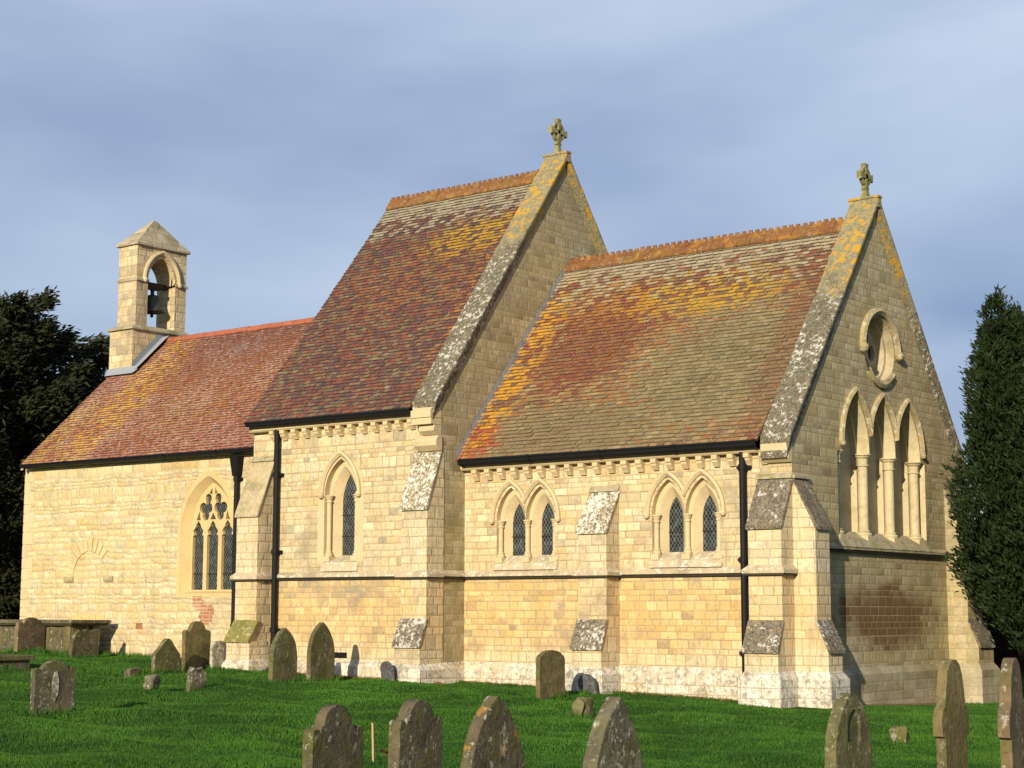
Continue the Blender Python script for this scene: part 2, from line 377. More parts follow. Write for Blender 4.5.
M['east'] = mat_ashlar('ashlar_east', [(p, (c[0]*.82, c[1]*.84, c[2]*.86)) for p, c in GREYC], h=.14, wmin=.2, wmax=.42, grime=.7, green=.35, stain=(3.5,1.35,2.0,.6,(.14,.075,.03),.92), bs=.45)
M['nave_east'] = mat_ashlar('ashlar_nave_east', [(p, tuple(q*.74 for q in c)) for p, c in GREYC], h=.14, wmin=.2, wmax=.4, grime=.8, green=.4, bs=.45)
M['rubble'] = mat_ashlar('rubble_west', RUBB, h=.135, wmin=.15, wmax=.44, joint=.018, grime=.45, wob=.9, rag=.02, warp=.15, wfreq=2.2, mortar=(.44,.36,.22), bumpd=.03, bs=.7)
M['butt'] = mat_ashlar('ashlar_buttress', PALE, h=.19, wmin=.22, wmax=.42, joint=.01, grime=.75, wob=.5, low=.5)
M['bellcote'] = mat_ashlar('ashlar_bellcote', CREAM, h=.21, wmin=.26, wmax=.46, grime=.85, green=.3)
M['plinth'] = mat_ashlar('ashlar_plinth', [(0,(.46,.4,.29)),(.5,(.6,.54,.42)),(1,(.5,.42,.27))], h=.2, wmin=.3, wmax=.6, grime=.75, grey=(.2,.18,.14), green=.2, crust=.5)
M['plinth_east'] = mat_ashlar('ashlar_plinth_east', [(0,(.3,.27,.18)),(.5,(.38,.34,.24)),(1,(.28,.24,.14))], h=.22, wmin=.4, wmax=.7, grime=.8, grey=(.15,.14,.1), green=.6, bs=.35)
M['plinth_white'] = mat_ashlar('ashlar_plinth_lichen', [(0,(.5,.46,.37)),(.5,(.64,.6,.52)),(1,(.54,.46,.34))], h=.22, wmin=.3, wmax=.5, grime=.95, grey=(.2,.185,.145), mortar=(.25,.21,.16), crust=.5)
M['dressed'] = mat_dressed('dressed_stone', (.55,.44,.26), (.36,.3,.19), .5)
M['dressed_warm'] = mat_dressed('dressed_warm', (.56,.41,.2), (.42,.31,.15), .6)
M['dressed_grey'] = mat_dressed('dressed_grey', (.44,.37,.24), (.23,.2,.13), .6, moss=.35)
M['shadow_dark'] = mat_dressed('painted_shadow', (.05,.043,.03), (.03,.026,.02), .5)  # near-black colour for the painted shadow and dirt line under string courses
M['string'] = mat_dressed('string_stone', (.46,.38,.25), (.25,.21,.15), .7, lich=.75, moss=.15)
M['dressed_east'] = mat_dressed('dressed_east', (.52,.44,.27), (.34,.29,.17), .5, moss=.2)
M['string_green'] = mat_dressed('string_green', (.36,.31,.2), (.2,.17,.11), .7, moss=.5, lich=.2)
M['slab'] = mat_slab('lichen_slab')
M['slab_pale'] = mat_slab('lichen_slab_pale', base=(.42,.35,.22), white=.75, th=.5, orange=.05)
M['slab_dark'] = mat_slab('lichen_slab_dark', white=.6, th=.59, orange=.15)
M['slab_moss'] = mat_dressed('mossy_slab', (.2,.18,.05), (.13,.13,.03), .7, moss=.7, lich=.35)
M['slab_buff'] = mat_dressed('buff_weathering', (.42,.34,.2), (.24,.21,.14), .7, moss=.35, lich=.25)
M['arch_stone'] = mat_dressed('arch_stone', (.6,.46,.24), (.36,.28,.15), .7)
M['orange_stone'] = mat_dressed('orange_stone', (.6,.42,.18), (.48,.38,.2), .8)
M['hood'] = mat_dressed('hood_lichen', (.36,.3,.17), (.15,.13,.08), .8, lich=.5, moss=.3, orange=.2)
M['capstone'] = mat_ashlar('cap_stone', [(0,(.34,.29,.19)),(.5,(.48,.41,.28)),(1,(.26,.23,.15))], h=.2, wmin=.3, wmax=.5, grime=.8, green=.8)
M['cross'] = mat_dressed('cross_stone', (.26,.24,.12), (.12,.12,.06), .7, moss=.7, lich=.15)
def mat_coping(name, z0, z1):       # dark stone with white crust low down, orange lichen colonies towards the top
    k = NT(name); P = k.obj(); z = k.sep(P)[2]
    a = k.noise(P, 13, 6, .75, .2); b = k.noise(P, 26, 4, .7); d = k.noise(P, 2.4, 4, .6)
    c = k.mix(k.step(b, .4, .62), (.2,.175,.11), (.06,.055,.042))
    w = k.step(k.math('ADD', a, k.math('MULTIPLY', k.math('SUBTRACT', d, .5), .35)), .555, .58)
    up = k.step(k.math('ADD', z, k.math('MULTIPLY', k.math('SUBTRACT', d, .5), 2.2)), z0, z1)
    c = k.mix(k.math('MULTIPLY', w, k.math('SUBTRACT', .75, k.math('MULTIPLY', up, .6))), c, (.68,.65,.57))
    c = k.mix(k.math('MULTIPLY', up, .7), c, k.mix(k.step(a, .42, .6), (.36,.31,.17), (.2,.175,.09)))
    o = k.math('MULTIPLY', k.step(k.noise(P, 5.5, 4, .66, .3), .52, .57), up)
    c = k.mix(k.math('MULTIPLY', o, .9), c, k.mix(b, (.36,.2,.02), (.62,.34,.03)))
    k.col(c); k.bump(k.math('ADD', a, b), .8, .02); return k.m
M['coping'] = mat_coping('coping_chancel', 6.9, 8.0); M['coping_nave'] = mat_coping('coping_nave', 8.6, 9.8)
M['tile_nave'] = mat_tiles('tiles_nave', [(0,(.035,.032,.042)),(.16,(.07,.044,.05)),(.3,(.13,.045,.036)),(.44,(.075,.042,.044)),(.56,(.16,.12,.06)),(.7,(.18,.05,.03)),(.84,(.1,.055,.045)),(1,(.23,.185,.1))], 6.9, lich_top=.75,
    orange=[((-9.0,5.3,1.4,.75,2.2),(.5,.3,.025),1.),((-7.8,3.4,.4,3.2,2.0),(.5,.2,.03),.6),((-9.5,4.2,2.4,1.4,3.4),(.4,.14,.03),.35)])
M['tile_chancel'] = mat_tiles('tiles_chancel', [(0,(.07,.04,.036)),(.2,(.2,.062,.03)),(.38,(.13,.07,.045)),(.54,(.22,.16,.07)),(.7,(.22,.095,.04)),(.85,(.25,.19,.09)),(1,(.29,.23,.12))], 5.7, lich_top=.7,
    orange=[((-3.4,4.3,2.2,.8,2.4),(.52,.3,.025),1.),((-7.0,2.8,.6,3.2,1.8),(.62,.31,.025),1.),((-5.6,4.3,1.4,.9,2.6),(.48,.2,.03),.55),((-4.8,3.0,2.2,1.6,3.6),(.36,.13,.03),.3)],
    pale=[((-2.0,2.0,2.0,1.7,1.6),(.22,.185,.095),.85),((-4.8,.5,2.2,.9,1.5),(.2,.165,.085),.7)],
    red=[((-5.4,3.2,1.2,1.4,1.8),(.17,.05,.03),.65),((-.75,2.4,.35,2.6,1.4),(.16,.05,.03),.4),((-7.0,.4,.6,.5,1.2),(.32,.06,.025),.8)])
M['tile_west'] = mat_tiles('tiles_west', [(0,(.16,.05,.03)),(.3,(.26,.075,.04)),(.6,(.2,.062,.036)),(.85,(.28,.1,.052)),(1,(.22,.125,.08))], 5.1, streak=.4,
    orange=[((-19.3,2.4,1.0,3.4,2.0),(.62,.33,.03),.95),((-20.7,1.0,.7,2.0,2.0),(.5,.3,.04),.8),((-16.4,2.8,2.6,2.6,3.4),(.5,.26,.04),.4)], speck=.5)
M['ridge'] = mat_dressed('ridge_terracotta', (.2,.09,.03), (.13,.05,.024), .7, lich=.12, moss=.25, orange=.3)
M['ridge_red'] = mat_dressed('ridge_red', (.33,.1,.05), (.24,.08,.04), .6, lich=.1)
M['black'] = mat_plain('black_iron', (.006,.006,.007), .6, .22, var=.4)
M['lead'] = mat_plain('lead_sheet', (.3,.33,.37), .55, .4, .0, .4, 5)
M['glass'] = mat_glass('leaded_glass')
M['dark'] = mat_plain('dark_void', (.012,.01,.009), .8, .1)
M['brick'] = mat_ashlar('red_brick', [(0,(.28,.085,.045)),(.5,(.38,.13,.06)),(1,(.3,.13,.075))], h=.075, wmin=.2, wmax=.24, joint=.012, grime=.5, mortar=(.45,.36,.24))
M['edging'] = mat_dressed('brick_edging', (.32,.13,.07), (.2,.11,.06), .7, moss=.3)
M['bronze'] = mat_plain('bell_bronze', (.06,.062,.045), .5, .5, .5, .5, 12)
M['iron'] = mat_plain('rusty_iron', (.05,.035,.025), .7, .3, .3, .5, 14)
M['g_brown'] = mat_grave('grave_brown', (.135,.112,.065), (.07,.062,.042), .65, .4)
M['g_green'] = mat_grave('grave_green', (.16,.14,.065), (.075,.072,.035), .85, .3)
M['g_olive'] = mat_grave('grave_olive', (.19,.15,.07), (.095,.08,.04), .65, .2, lth=.6)
M['g_grey'] = mat_grave('grave_grey', (.3,.27,.2), (.15,.135,.1), .25, .75, lth=.53)
M['g_slate'] = mat_grave('grave_slate', (.13,.13,.14), (.07,.07,.075), .1, .3)
M['g_mottled'] = mat_grave('grave_mottled', (.17,.15,.09), (.09,.08,.055), .5, .55, lth=.57)
M['g_pink'] = mat_grave('grave_pink', (.21,.145,.085), (.11,.085,.05), .6, .4)
M['g_orange'] = mat_grave('grave_lichen', (.13,.105,.06), (.07,.06,.04), .55, .5, .45)
M['bark'] = mat_plain('yew_bark', (.07,.045,.03), .9, .1, var=.6, scale=6)
M['wood'] = mat_plain('pale_wood', (.4,.29,.14), .8, .2, var=.3, scale=20)
M['wood_grey'] = mat_plain('grey_fence_wood', (.13,.15,.16), .8, .2, var=.4, scale=8)
M['dry'] = mat_plain('withered_petals', (.1,.055,.03), .9, .1, var=.6, scale=30)
M['yew'] = mat_leaf('yew_leaf', (.007,.011,.004), (.03,.035,.01), (.06,.05,.015))
M['cypress'] = mat_leaf('cypress_leaf', (.007,.017,.004), (.022,.038,.009), (.06,.065,.02))
M['hedge'] = mat_leaf('hedge_leaf', (.006,.012,.005), (.02,.03,.01))
M['twig'] = mat_plain('bare_twig', (.12,.1,.1), .9, .1)

# ------------------------------------------------------------------ ground
GX = [-60,-25,-17,-12.3,-8.5,-3,0,8,60]; GZ = [.8,.55,.41,.2,.1,-.03,-.14,-.3,-.5]
def ground(x, y):
    x = np.asarray(x, float); y = np.asarray(y, float)
    z = sum(np.interp(x+d, GX, GZ) for d in (-1.2, -.6, 0, .6, 1.2))/5
    return z - .03*np.clip(y, 0, 8)*np.clip((x+2)/2, 0, 1)
def undul(x, y):
    return (.05*np.sin(x*1.1+.7*np.sin(y*.8))*np.sin(y*1.3+.5) + .03*np.sin(x*1.7+y*2.9+np.sin(x*.9)) + .03*np.sin(y*3.1-x*1.3+2))*np.clip((-.9-y)/1.2, 0, 1)
def gz(x, y): return ground(x, y)+undul(x, y)

def axis_pts(lo, hi, step, far):
    core = np.arange(lo, hi+1e-6, step); ext = np.array([1,3,7,15,35,80,180,400,900.])
    ext = ext[ext < far]
    return np.concatenate([lo-ext[::-1], core, hi+ext])
gxs = axis_pts(-26, 16, .2, 1000); gys = axis_pts(-24, 10, .2, 1000)
GXm, GYm = np.meshgrid(gxs, gys); GZm = gz(GXm, GYm)
nx_, ny_ = len(gxs), len(gys)
idx = np.arange(nx_*ny_).reshape(ny_, nx_)
gf = np.stack([idx[:-1,:-1], idx[:-1,1:], idx[1:,1:], idx[1:,:-1]], -1).reshape(-1, 4)
k = NT('turf', .95, .1); P_ = k.obj()
n1 = k.noise(P_, .5, 4, .6, .3); n2 = k.noise(P_, 4, 4, .65); n3 = k.noise(P_, 60, 3, .7)
c_ = k.mix(n1, (.022,.085,.006), (.045,.13,.01)); c_ = k.mix(k.math('MULTIPLY', k.step(n2, .5, .7), .5), c_, (.05,.085,.014))
c_ = k.mix(k.step(n3, .4, .7), c_, (.015,.04,.005))
k.col(c_); k.bump(k.math('ADD', n3, n2), .9, .03); M['turf'] = k.m
gr = rawmesh('ground', np.stack([GXm.ravel(), GYm.ravel(), GZm.ravel()], 1), gf, M['turf'], smooth=True)
tag(gr, kind='structure')
# grass blades
k = NT('grass_blades', .75, .25); P_ = k.obj(); at = k.n('ShaderNodeAttribute', attribute_name='rnd'); r_ = at.outputs['Fac']
c_ = k.mix(k.step(k.math('ADD', k.math('MULTIPLY', k.noise(P_, .55, 4, .6, .4), .6), k.math('MULTIPLY', k.noise(P_, 2.6, 4, .65), .4)), .38, .62), (.009,.052,.004), (.046,.138,.009))
c_ = k.mix(k.math('MULTIPLY', r_, .35), c_, (.06,.135,.012)); c_ = k.mix(k.math('MULTIPLY', k.step(r_, .97, .98), .6), c_, (.13,.13,.04))
k.col(c_); M['blade'] = k.m
def church_mask(x, y):
    return ((x > -21.5) & (x < -12.2) & (y > -.12)) | ((x > -12.6) & (x < -7.1) & (y > -.98)) | ((x > -7.3) & (x < .12) & (y > -.22))
TUFTS = []
def make_grass():
    N = 1000000
    dep = 17+25*rng.random(N)**1.25; px = rng.uniform(-.33, .33, N)
    fx, fy = -math.sin(.6613), math.cos(.6613); rx, ry = math.cos(.6613), math.sin(.6613)
    x = 14.4077+fx*dep+rx*px*dep; y = -26.3036+fy*dep+ry*px*dep
    ok = ~church_mask(x, y) & ~((y > 2) & (x < 0)) & ~((x > 0) & (x < .55) & (y > -.6) & (y < 7)); ok &= ~((x > -1.0) & (x < .7) & (y > -.75) & (y < .7))
    x, y, dep = x[ok][:620000], y[ok][:620000], dep[ok][:620000]; n = len(x); z = gz(x, y)-.004
    a = rng.uniform(0, 2*math.pi, n); hgt = rng.uniform(.018, .045, n)*(1+.5*np.sin(x*1.7)*np.sin(y*1.3)); wd = rng.uniform(.004, .009, n)*np.clip(dep/22, .8, 1.6)
    lean = rng.uniform(0, .035, n); b = rng.uniform(0, 2*math.pi, n)
    # longer tufts along the foot of walls
    ux, uy = np.cos(a)*wd, np.sin(a)*wd
    if TUFTS:
        T_ = []
        for (cx_, cy_, hw_, hd_, hh_, m_) in TUFTS:
            T_.append(np.stack([cx_+rng.uniform(-hd_, hd_, m_)+rng.normal(0,.05,m_), cy_+rng.uniform(-hw_, hw_, m_)+rng.normal(0,.05,m_), hh_*rng.uniform(.4,1,m_)], 1))
        T_ = np.concatenate(T_); m_ = len(T_)
        x = np.concatenate([x, T_[:,0]]); y = np.concatenate([y, T_[:,1]]); z = gz(x, y)-.004; hgt = np.concatenate([hgt, T_[:,2]]); n = len(x)
        a = rng.uniform(0, 2*math.pi, n); wd = np.concatenate([wd, rng.uniform(.005,.01,m_)]); lean = np.concatenate([lean, rng.uniform(.01,.07,m_)]); b = rng.uniform(0, 2*math.pi, n)
        ux, uy = np.cos(a)*wd, np.sin(a)*wd
    V = np.empty((n, 3, 3)); V[:,0] = np.stack([x-ux, y-uy, z], 1); V[:,1] = np.stack([x+ux, y+uy, z], 1)
    V[:,2] = np.stack([x+np.cos(b)*lean, y+np.sin(b)*lean, z+hgt], 1)
    o = rawmesh('grass', V.reshape(-1, 3), np.arange(3*n).reshape(-1, 3), M['blade'], rnd=rng.random(n))
    tag(o, 'short green churchyard grass around the graves', 'grass', kind='stuff')

# ------------------------------------------------------------------ CHURCH
LC, WC, MY = -7.24, 6.92, 3.46          # chancel west end (= nave east wall), width, centre line
NW, NY, NYB, MN = -12.42, -.75, 7.55, 3.4   # nave west end, south wall, north wall, centre
MNC = 3.37
WW = -21.25                             # west end
church = empty('church', (-10, 3.4, 0))
tag(church, 'old limestone church with three stepped red tiled roofs, lancet windows and a bellcote', 'church')

NA = 10
def arch_pts(cu, hw, zs, za, n=NA):
    """right springing -> apex -> left springing"""
    h = za-zs; Rr = (hw*hw+h*h)/(2*hw); cx = cu+hw-Rr; a1 = math.atan2(h, cu-cx)
    r = [(cx+Rr*math.cos(a1*i/n), zs+Rr*math.sin(a1*i/n)) for i in range(n)]
    return r + [(cu, za)] + [(2*cu-p[0], p[1]) for p in r[::-1]]
def lancet(cu, hw, z0, zs, za, n=NA): return [(cu-hw, z0), (cu+hw, z0)] + arch_pts(cu, hw, zs, za, n)
def arcade(cs, hw, z0, zs, za, step=0., n=NA):
    """one opening made of several arches springing from shafts"""
    a = cs[0]-hw-step; b = cs[-1]+hw+step; r = [(a, z0), (b, z0)]
    if step: r += [(b, zs-.02)]
    for c in cs[::-1]:
        p = arch_pts(c, hw, zs, za, n)
        r += p if c == cs[-1] else p[1:]
    if step: r += [(a, zs-.02)]
    return r
SW = lambda y0: (lambda u, z, w=0.: (u, y0+w, z))      # south facing plane
EW = lambda x0: (lambda u, z, w=0.: (x0-w, u, z))      # east facing plane

def hood(name, F, cs, hw, zs, za, wd, proj, mat, parent, drop=0., n=26):
    """projecting label mould following a run of arches, with round stops"""
    mb = MB()
    lines = []
    for i, c in enumerate(cs):
        A = arch_pts(c, hw, zs, za, n); B = arch_pts(c, hw+wd, zs, za+wd*1.25, n)
        lo = (c+cs[i-1])/2 if i > 0 else -1e9; hi_ = (c+cs[i+1])/2 if i < len(cs)-1 else 1e9
        kp = [j for j in range(len(A)) if lo-1e-6 <= A[j][0] <= hi_+1e-6]
        A = [A[j] for j in kp]; B = [(min(max(B[j][0], lo), hi_), B[j][1]) for j in kp]
        Fa = [F(p[0], p[1], 0) for p in A]; Fb = [F(p[0], p[1], -proj*.45) for p in A]
        Mid = [F((p[0]+q[0])/2, (p[1]+q[1])/2, -proj) for p, q in zip(A, B)]
        Ob = [F(q[0], q[1], -proj*.75) for q in B]; Oa = [F(q[0], q[1], 0) for q in B]
        for a, b in ((Fa, Fb), (Fb, Mid), (Mid, Ob), (Ob, Oa)): mb.strip(a, b, False)
        mb.add([Fa[0], Fb[0], Mid[0], Ob[0], Oa[0]], [(0,1,2,3,4)]); mb.add([Fa[-1], Fb[-1], Mid[-1], Ob[-1], Oa[-1]], [(4,3,2,1,0)])
    for sgn, c in ((-1, cs[0]), (1, cs[-1])):       # stops
        p = F(c+sgn*(hw+wd/2), zs-.03, -proj*.55); r = wd*.72
        mb.lathe((p[0], p[1], p[2]-r), [(r*.15,0),(r*.7,r*.25),(r,r*.9),(r*.75,r*1.5),(r*.3,r*1.9)], 10)
    return mb.build(name, mat, parent, fix=True, weld=False)

def shaft(F, u, w, z0, zc, r, mat, parent, zcap):
    mb = MB(); p = F(u, 0, w); c = (p[0], p[1], 0)
    q = r*1.75; mb.box(c[0]-q, c[0]+q, c[1]-q, c[1]+q, z0, z0+.1)
    mb.lathe(c, [(r*1.5,z0+.1),(r*1.7,z0+.13),(r*1.5,z0+.155),(r*1.2,z0+.165),(r*1.35,z0+.19),(r,z0+.21),(r,zc),(r*1.3,zc+.008),(r*1.3,zc+.03),(r*1.05,zc+.04),(r*1.15,zcap-.085),(r*1.55,zcap-.05),(r*1.55,zcap-.04),(r*1.4,zcap-.035),(r*1.8,zcap-.022),(r*1.8,zcap)], 14)
    return mb.build('shaft', mat, parent, smooth=False, fix=True, weld=False)

def lancet_win(F, cs, hole, hw1, hw2, z0, zs1, za1, zs2, za2, d1, d2, zg, name='lancet_window', mat=None, dm=None):
    """stone surround: reveal, recessed plate, splay and glass"""
    mat = mat or M['dressed']
    mb = MB()
    mb.strip([F(p[0], p[1], 0) for p in hole], [F(p[0], p[1], d1) for p in hole])
    inner = [lancet(c, hw1, z0+.04, zs1, za1) for c in cs]; g = [lancet(c, hw2, zg, zs2, za2) for c in cs]
    mb.plate(hole, inner, lambda u, z: F(u, z, d1))
    if dm:
        for a in inner: mb.strip([F(p[0], p[1], d1) for p in a], [F(p[0], p[1], dm) for p in a])
    for a, b in zip(inner, g): mb.strip([F(p[0], p[1], dm or d1) for p in a], [F(p[0], p[1], d2) for p in b])
    o = mb.build(name, mat, church, fix=False)
    for c, gl in zip(cs, g):
        q = MB(); q.plate(gl, [], lambda u, z: F(u, z, d2-.004)); q.build('glass', M['glass'], o, fix=False)
        n_ = max(2, int((za2-zg)/.45))
        for i in range(1, n_):
            b = MB(); b.box(c-hw2, c+hw2, -.012, .012, zg+(zs2-zg+.2)*i/n_-.008, zg+(zs2-zg+.2)*i/n_+.008, lambda u, t, z: F(u, z, d2-.015+t)); b.build('saddle_bar', M['iron'], o)
    return o

# window openings
F0 = SW(0.); FN = SW(NY); FE = EW(0.)
c1 = [-6.09, -5.39]; c2 = [-2.51, -1.80]; h1 = .355
hole1 = arcade(c1, .35, 2.35, 3.17, 3.8); hole2 = arcade(c2, .355, 2.35, 3.17, 3.8)
cn = -9.87
holeN = lancet(cn, .45, 2.42, 3.77, 4.5)
ce = [2.41, 3.5, 4.59]
holeE = arcade(ce, .545, 2.74, 4.32, 5.4, step=.19)
rc = (3.47, 6.33)
circ = lambda r, n=40, c=rc: [(c[0]+r*math.cos(2*math.pi*i/n), c[1]+r*math.sin(2*math.pi*i/n)) for i in range(n)]
holeR = circ(.63)
cw = -14.63
holeW = lancet(cw, .86, 1.82, 3.2, 4.42, 14)
ZB = -.6
# ---- chancel walls
mb = MB()
mb.plate([(LC, ZB), (0, ZB), (0, 4.28), (LC, 4.28)], [hole1, hole2], F0)
wc = mb.build('chancel_wall', M['south'], church, fix=False)
mb = MB(); mb.add([(LC,WC,ZB),(0,WC,ZB),(0,WC,4.4),(LC,WC,4.4)], [(0,1,2,3)]); mb.build('north_wall', M['south'], church, fix=False)
mb = MB(); mb.plate([(0, ZB), (WC, ZB), (WC, 4.4), (MY, 9.0), (0, 4.4)], [holeE, holeR], FE)
we = mb.build('gable_wall', M['east'], church, fix=False)
# ---- nave walls
mb = MB(); mb.plate([(NW, ZB), (LC, ZB), (LC, 5.3), (NW, 5.3)], [holeN], FN)
wn = mb.build('nave_wall', M['nave_south'], church, fix=False)
mb = MB(); mb.plate([(NY, ZB), (NYB, ZB), (NYB, 5.5), (MNC, 11.0), (NY, 5.55)], [], EW(LC)); wne = mb.build('gable_wall', M['nave_east'], church, fix=False)
mb = MB(); mb.plate([(NY, ZB), (NYB, ZB), (NYB, 5.6), (MN, 10.86), (NY, 5.6)], [], EW(NW)); mb.build('gable_wall', M['nave_east'], church, fix=False)
mb = MB(); mb.add([(NW,NYB,ZB),(LC,NYB,ZB),(LC,NYB,5.6),(NW,NYB,5.6)], [(0,1,2,3)]); mb.build('north_wall', M['nave_south'], church, fix=False)
# ---- west walls
mb = MB(); mb.plate([(WW, ZB), (NW+.1, ZB), (NW+.1, 5.0), (WW, 5.0)], [holeW], F0); ww = mb.build('west_nave_wall', M['rubble'], church, fix=False)
mb = MB(); mb.plate([(0, ZB), (WC, ZB), (WC, 5.0), (MY, 8.4), (0, 5.0)], [], EW(WW)); mb.build('gable_wall', M['rubble'], church, fix=False)
mb = MB(); mb.add([(WW,WC,ZB),(NW,WC,ZB),(NW,WC,5.1),(WW,WC,5.1)], [(0,1,2,3)]); mb.build('north_wall', M['rubble'], church, fix=False)
# quoins at the south west corner of the old nave
mb = MB(); z = .3; i = 0
while z < 4.6:
    h = random.uniform(.2, .32); wd = .42 if i % 2 else .26
    mb.box(WW-.012, WW+wd*random.uniform(.85,1.1), -.012, .3 if i % 2 else .45, z+.008, z+h-.008); z += h; i += 1
mb.build('quoins', M['dressed'], ww, bevel=.012)

# ---- roofs
def tiles(name, mat, x0, x1, ye, ze, yr, zr, parent, g=.102, tw=.155, seedj=.5, sag=0.):
    Ls = math.hypot(yr-ye, zr-ze); dy, dz = (yr-ye)/Ls, (zr-ze)/Ls; n_y, n_z = -dz, dy
    if yr < ye: n_y, n_z = dz*1., -dy*1.
    if n_z < 0: n_y, n_z = -n_y, -n_z
    nc = int(Ls/g); V = []; Fc = []; U = []; rn = []
    nt_ = int((x1-x0)/tw)+2
    for i in range(nc+1):
        off = (i % 2)*.5*tw + random.uniform(-.012, .012); v0 = i*g
        for j in range(-1, nt_):
            a = x0+j*tw+off+random.uniform(-.003, .003); b = a+tw-.005
            a = max(a, x0-.01+random.uniform(-.006,.006)); b = min(b, x1)
            if b-a < .02: continue
            t0 = .03+random.uniform(-.006, .012)*2*seedj; t1 = t0+random.uniform(-.005, .005)*2*seedj; hd = .004; s = v0-random.uniform(0, .008)
            v1 = min(v0+g+.03, Ls)
            def pt(x, v, t): 
                sg = -sag*math.sin(math.pi*min(max((x-x0)/(x1-x0),0),1))*math.sin(math.pi*.5*v/Ls) if sag else 0
                return (x, ye+dy*v+n_y*t, ze+dz*v+n_z*t+sg)
            o = len(V); V += [pt(a,s,t0),pt(b,s,t1),pt(b,v1,hd),pt(a,v1,hd),pt(a,s,-.004),pt(b,s,-.004)]
            Fc += [(o,o+1,o+2,o+3),(o+4,o+5,o+1,o)]
            U += [(a,s),(b,s),(b,v1),(a,v1),(a,s),(b,s),(b,s),(a,s)]
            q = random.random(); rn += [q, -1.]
    # underlay and north slope
    o = len(V); V += [(x0,ye,ze-.01),(x1,ye,ze-.01),(x1,yr,zr-.01),(x0,yr,zr-.01),(x0,2*yr-ye,ze-.01),(x1,2*yr-ye,ze-.01)]
    Fc += [(o,o+1,o+2,o+3),(o+3,o+2,o+5,o+4)]; U += [(x0,0),(x1,0),(x1,Ls),(x0,Ls)]*2; rn += [.3,.3]
    # verge underside thickness at both ends
    return rawmesh(name, V, Fc, mat, parent, rnd=rn, uv=U)
rc_ = tiles('chancel_roof', M['tile_chancel'], LC+.02, -.5, -.3, 4.36, MY, 8.78, church)
rn_ = tiles('nave_roof', M['tile_nave'], NW+.06, LC-.5, NY-.32, 5.36, MN, 10.86, church)
rw_ = tiles('west_nave_roof', M['tile_west'], WW+.12, NW+.3, -.26, 4.95, MY, 8.44, church, g=.1, sag=.05)
# verge (pointed mortar and tile edge) at open west ends
for nm, x, ye, ze, yr, zr, par in (('verge', NW+.12, NY-.3, 5.32, MN, 10.83, rn_), ('verge', WW+.18, -.24, 4.91, MY, 8.41, rw_)):
    mb = MB()
    for y2 in (ye, 2*yr-ye):
        mb.prism([(y2, ze), (yr, zr), (yr, zr-.07), (y2, ze-.07)], x-.055, x+.03, lambda a, p, q: (a, p, q))
    mb.build(nm, M['slab_buff'], par)
def ridge(name, x0, x1, y, z, mat, parent, crest=True, ln=.3):
    mb = MB(); q_ = 1. if crest else .6; n = int((x1-x0)/ln); ln = (x1-x0)/n
    for i in range(n):
        a = x0+i*ln+.004; b = a+ln-.008; dz = random.uniform(-.008, .008); z1 = z+dz
        mb.prism([(-.17,-.16),(-.09,-.02),(0,.045),(.09,-.02),(.17,-.16),(.155,-.19),(-.155,-.19)], a, b, lambda q, p, r: (q, y+p*q_, z1+r*q_))
        if crest:
            mb.box(a, b, y-.018, y+.018, z1+.03, z1+.085)
            for j in range(2):
                c = a+ln*(.12+.5*j); mb.box(c, c+ln*.27, y-.018, y+.018, z1+.085, z1+.135)
    return mb.build(name, mat, parent, bevel=0)
ridge('ridge_tiles', LC+.02, -.52, MY, 8.86, M['ridge'], rc_)
ridge('ridge_tiles', NW+.07, LC-.52, MN, 10.93, M['ridge'], rn_)
ridge('ridge_tiles', -20.3, NW+.2, MY, 8.47, M['ridge_red'], rw_, crest=False, ln=.4)
# ---- gable copings with apex stone and cross
def coping(x0, x1, xw, ym, za, slope, half, mat, name='coping'):
    mb = MB()
    sec = [(x0, 0), (x1, 0), (x1, -.07), (xw, -.4), (x0, -.4)]
    for s in (-1, 1):
        n = 9
        for i in range(n):
            a = max(.03, half*i/n); b = half*(i+1)/n-.004; j = random.uniform(-.006, .006)
            mb.prism(sec, a, b, lambda t, p, q: (p+j*.5, ym+s*t, za-slope*t+q+j))
    o = mb.build(name, mat, church, bevel=.006, weld=False)
    mb = MB(); mb.frust((x0-.005, x1+.006, ym-.1, ym+.1, za-.2), (x0-.005, x1+.006, ym-.075, ym+.075, za-.02)); mb.box(x0-.03, x1+.02, ym-.095, ym+.085, za-.02, za+.035)
    mb.build('apex_stone', mat, o, bevel=.012)
    return o
cpc = coping(-.5, .09, .004, MY, 9.27, 1.32, 3.66, M['coping'])
cpn = coping(LC-.52, LC+.09, LC+.004, MNC, 11.3, 1.33, 4.38, M['coping_nave'])
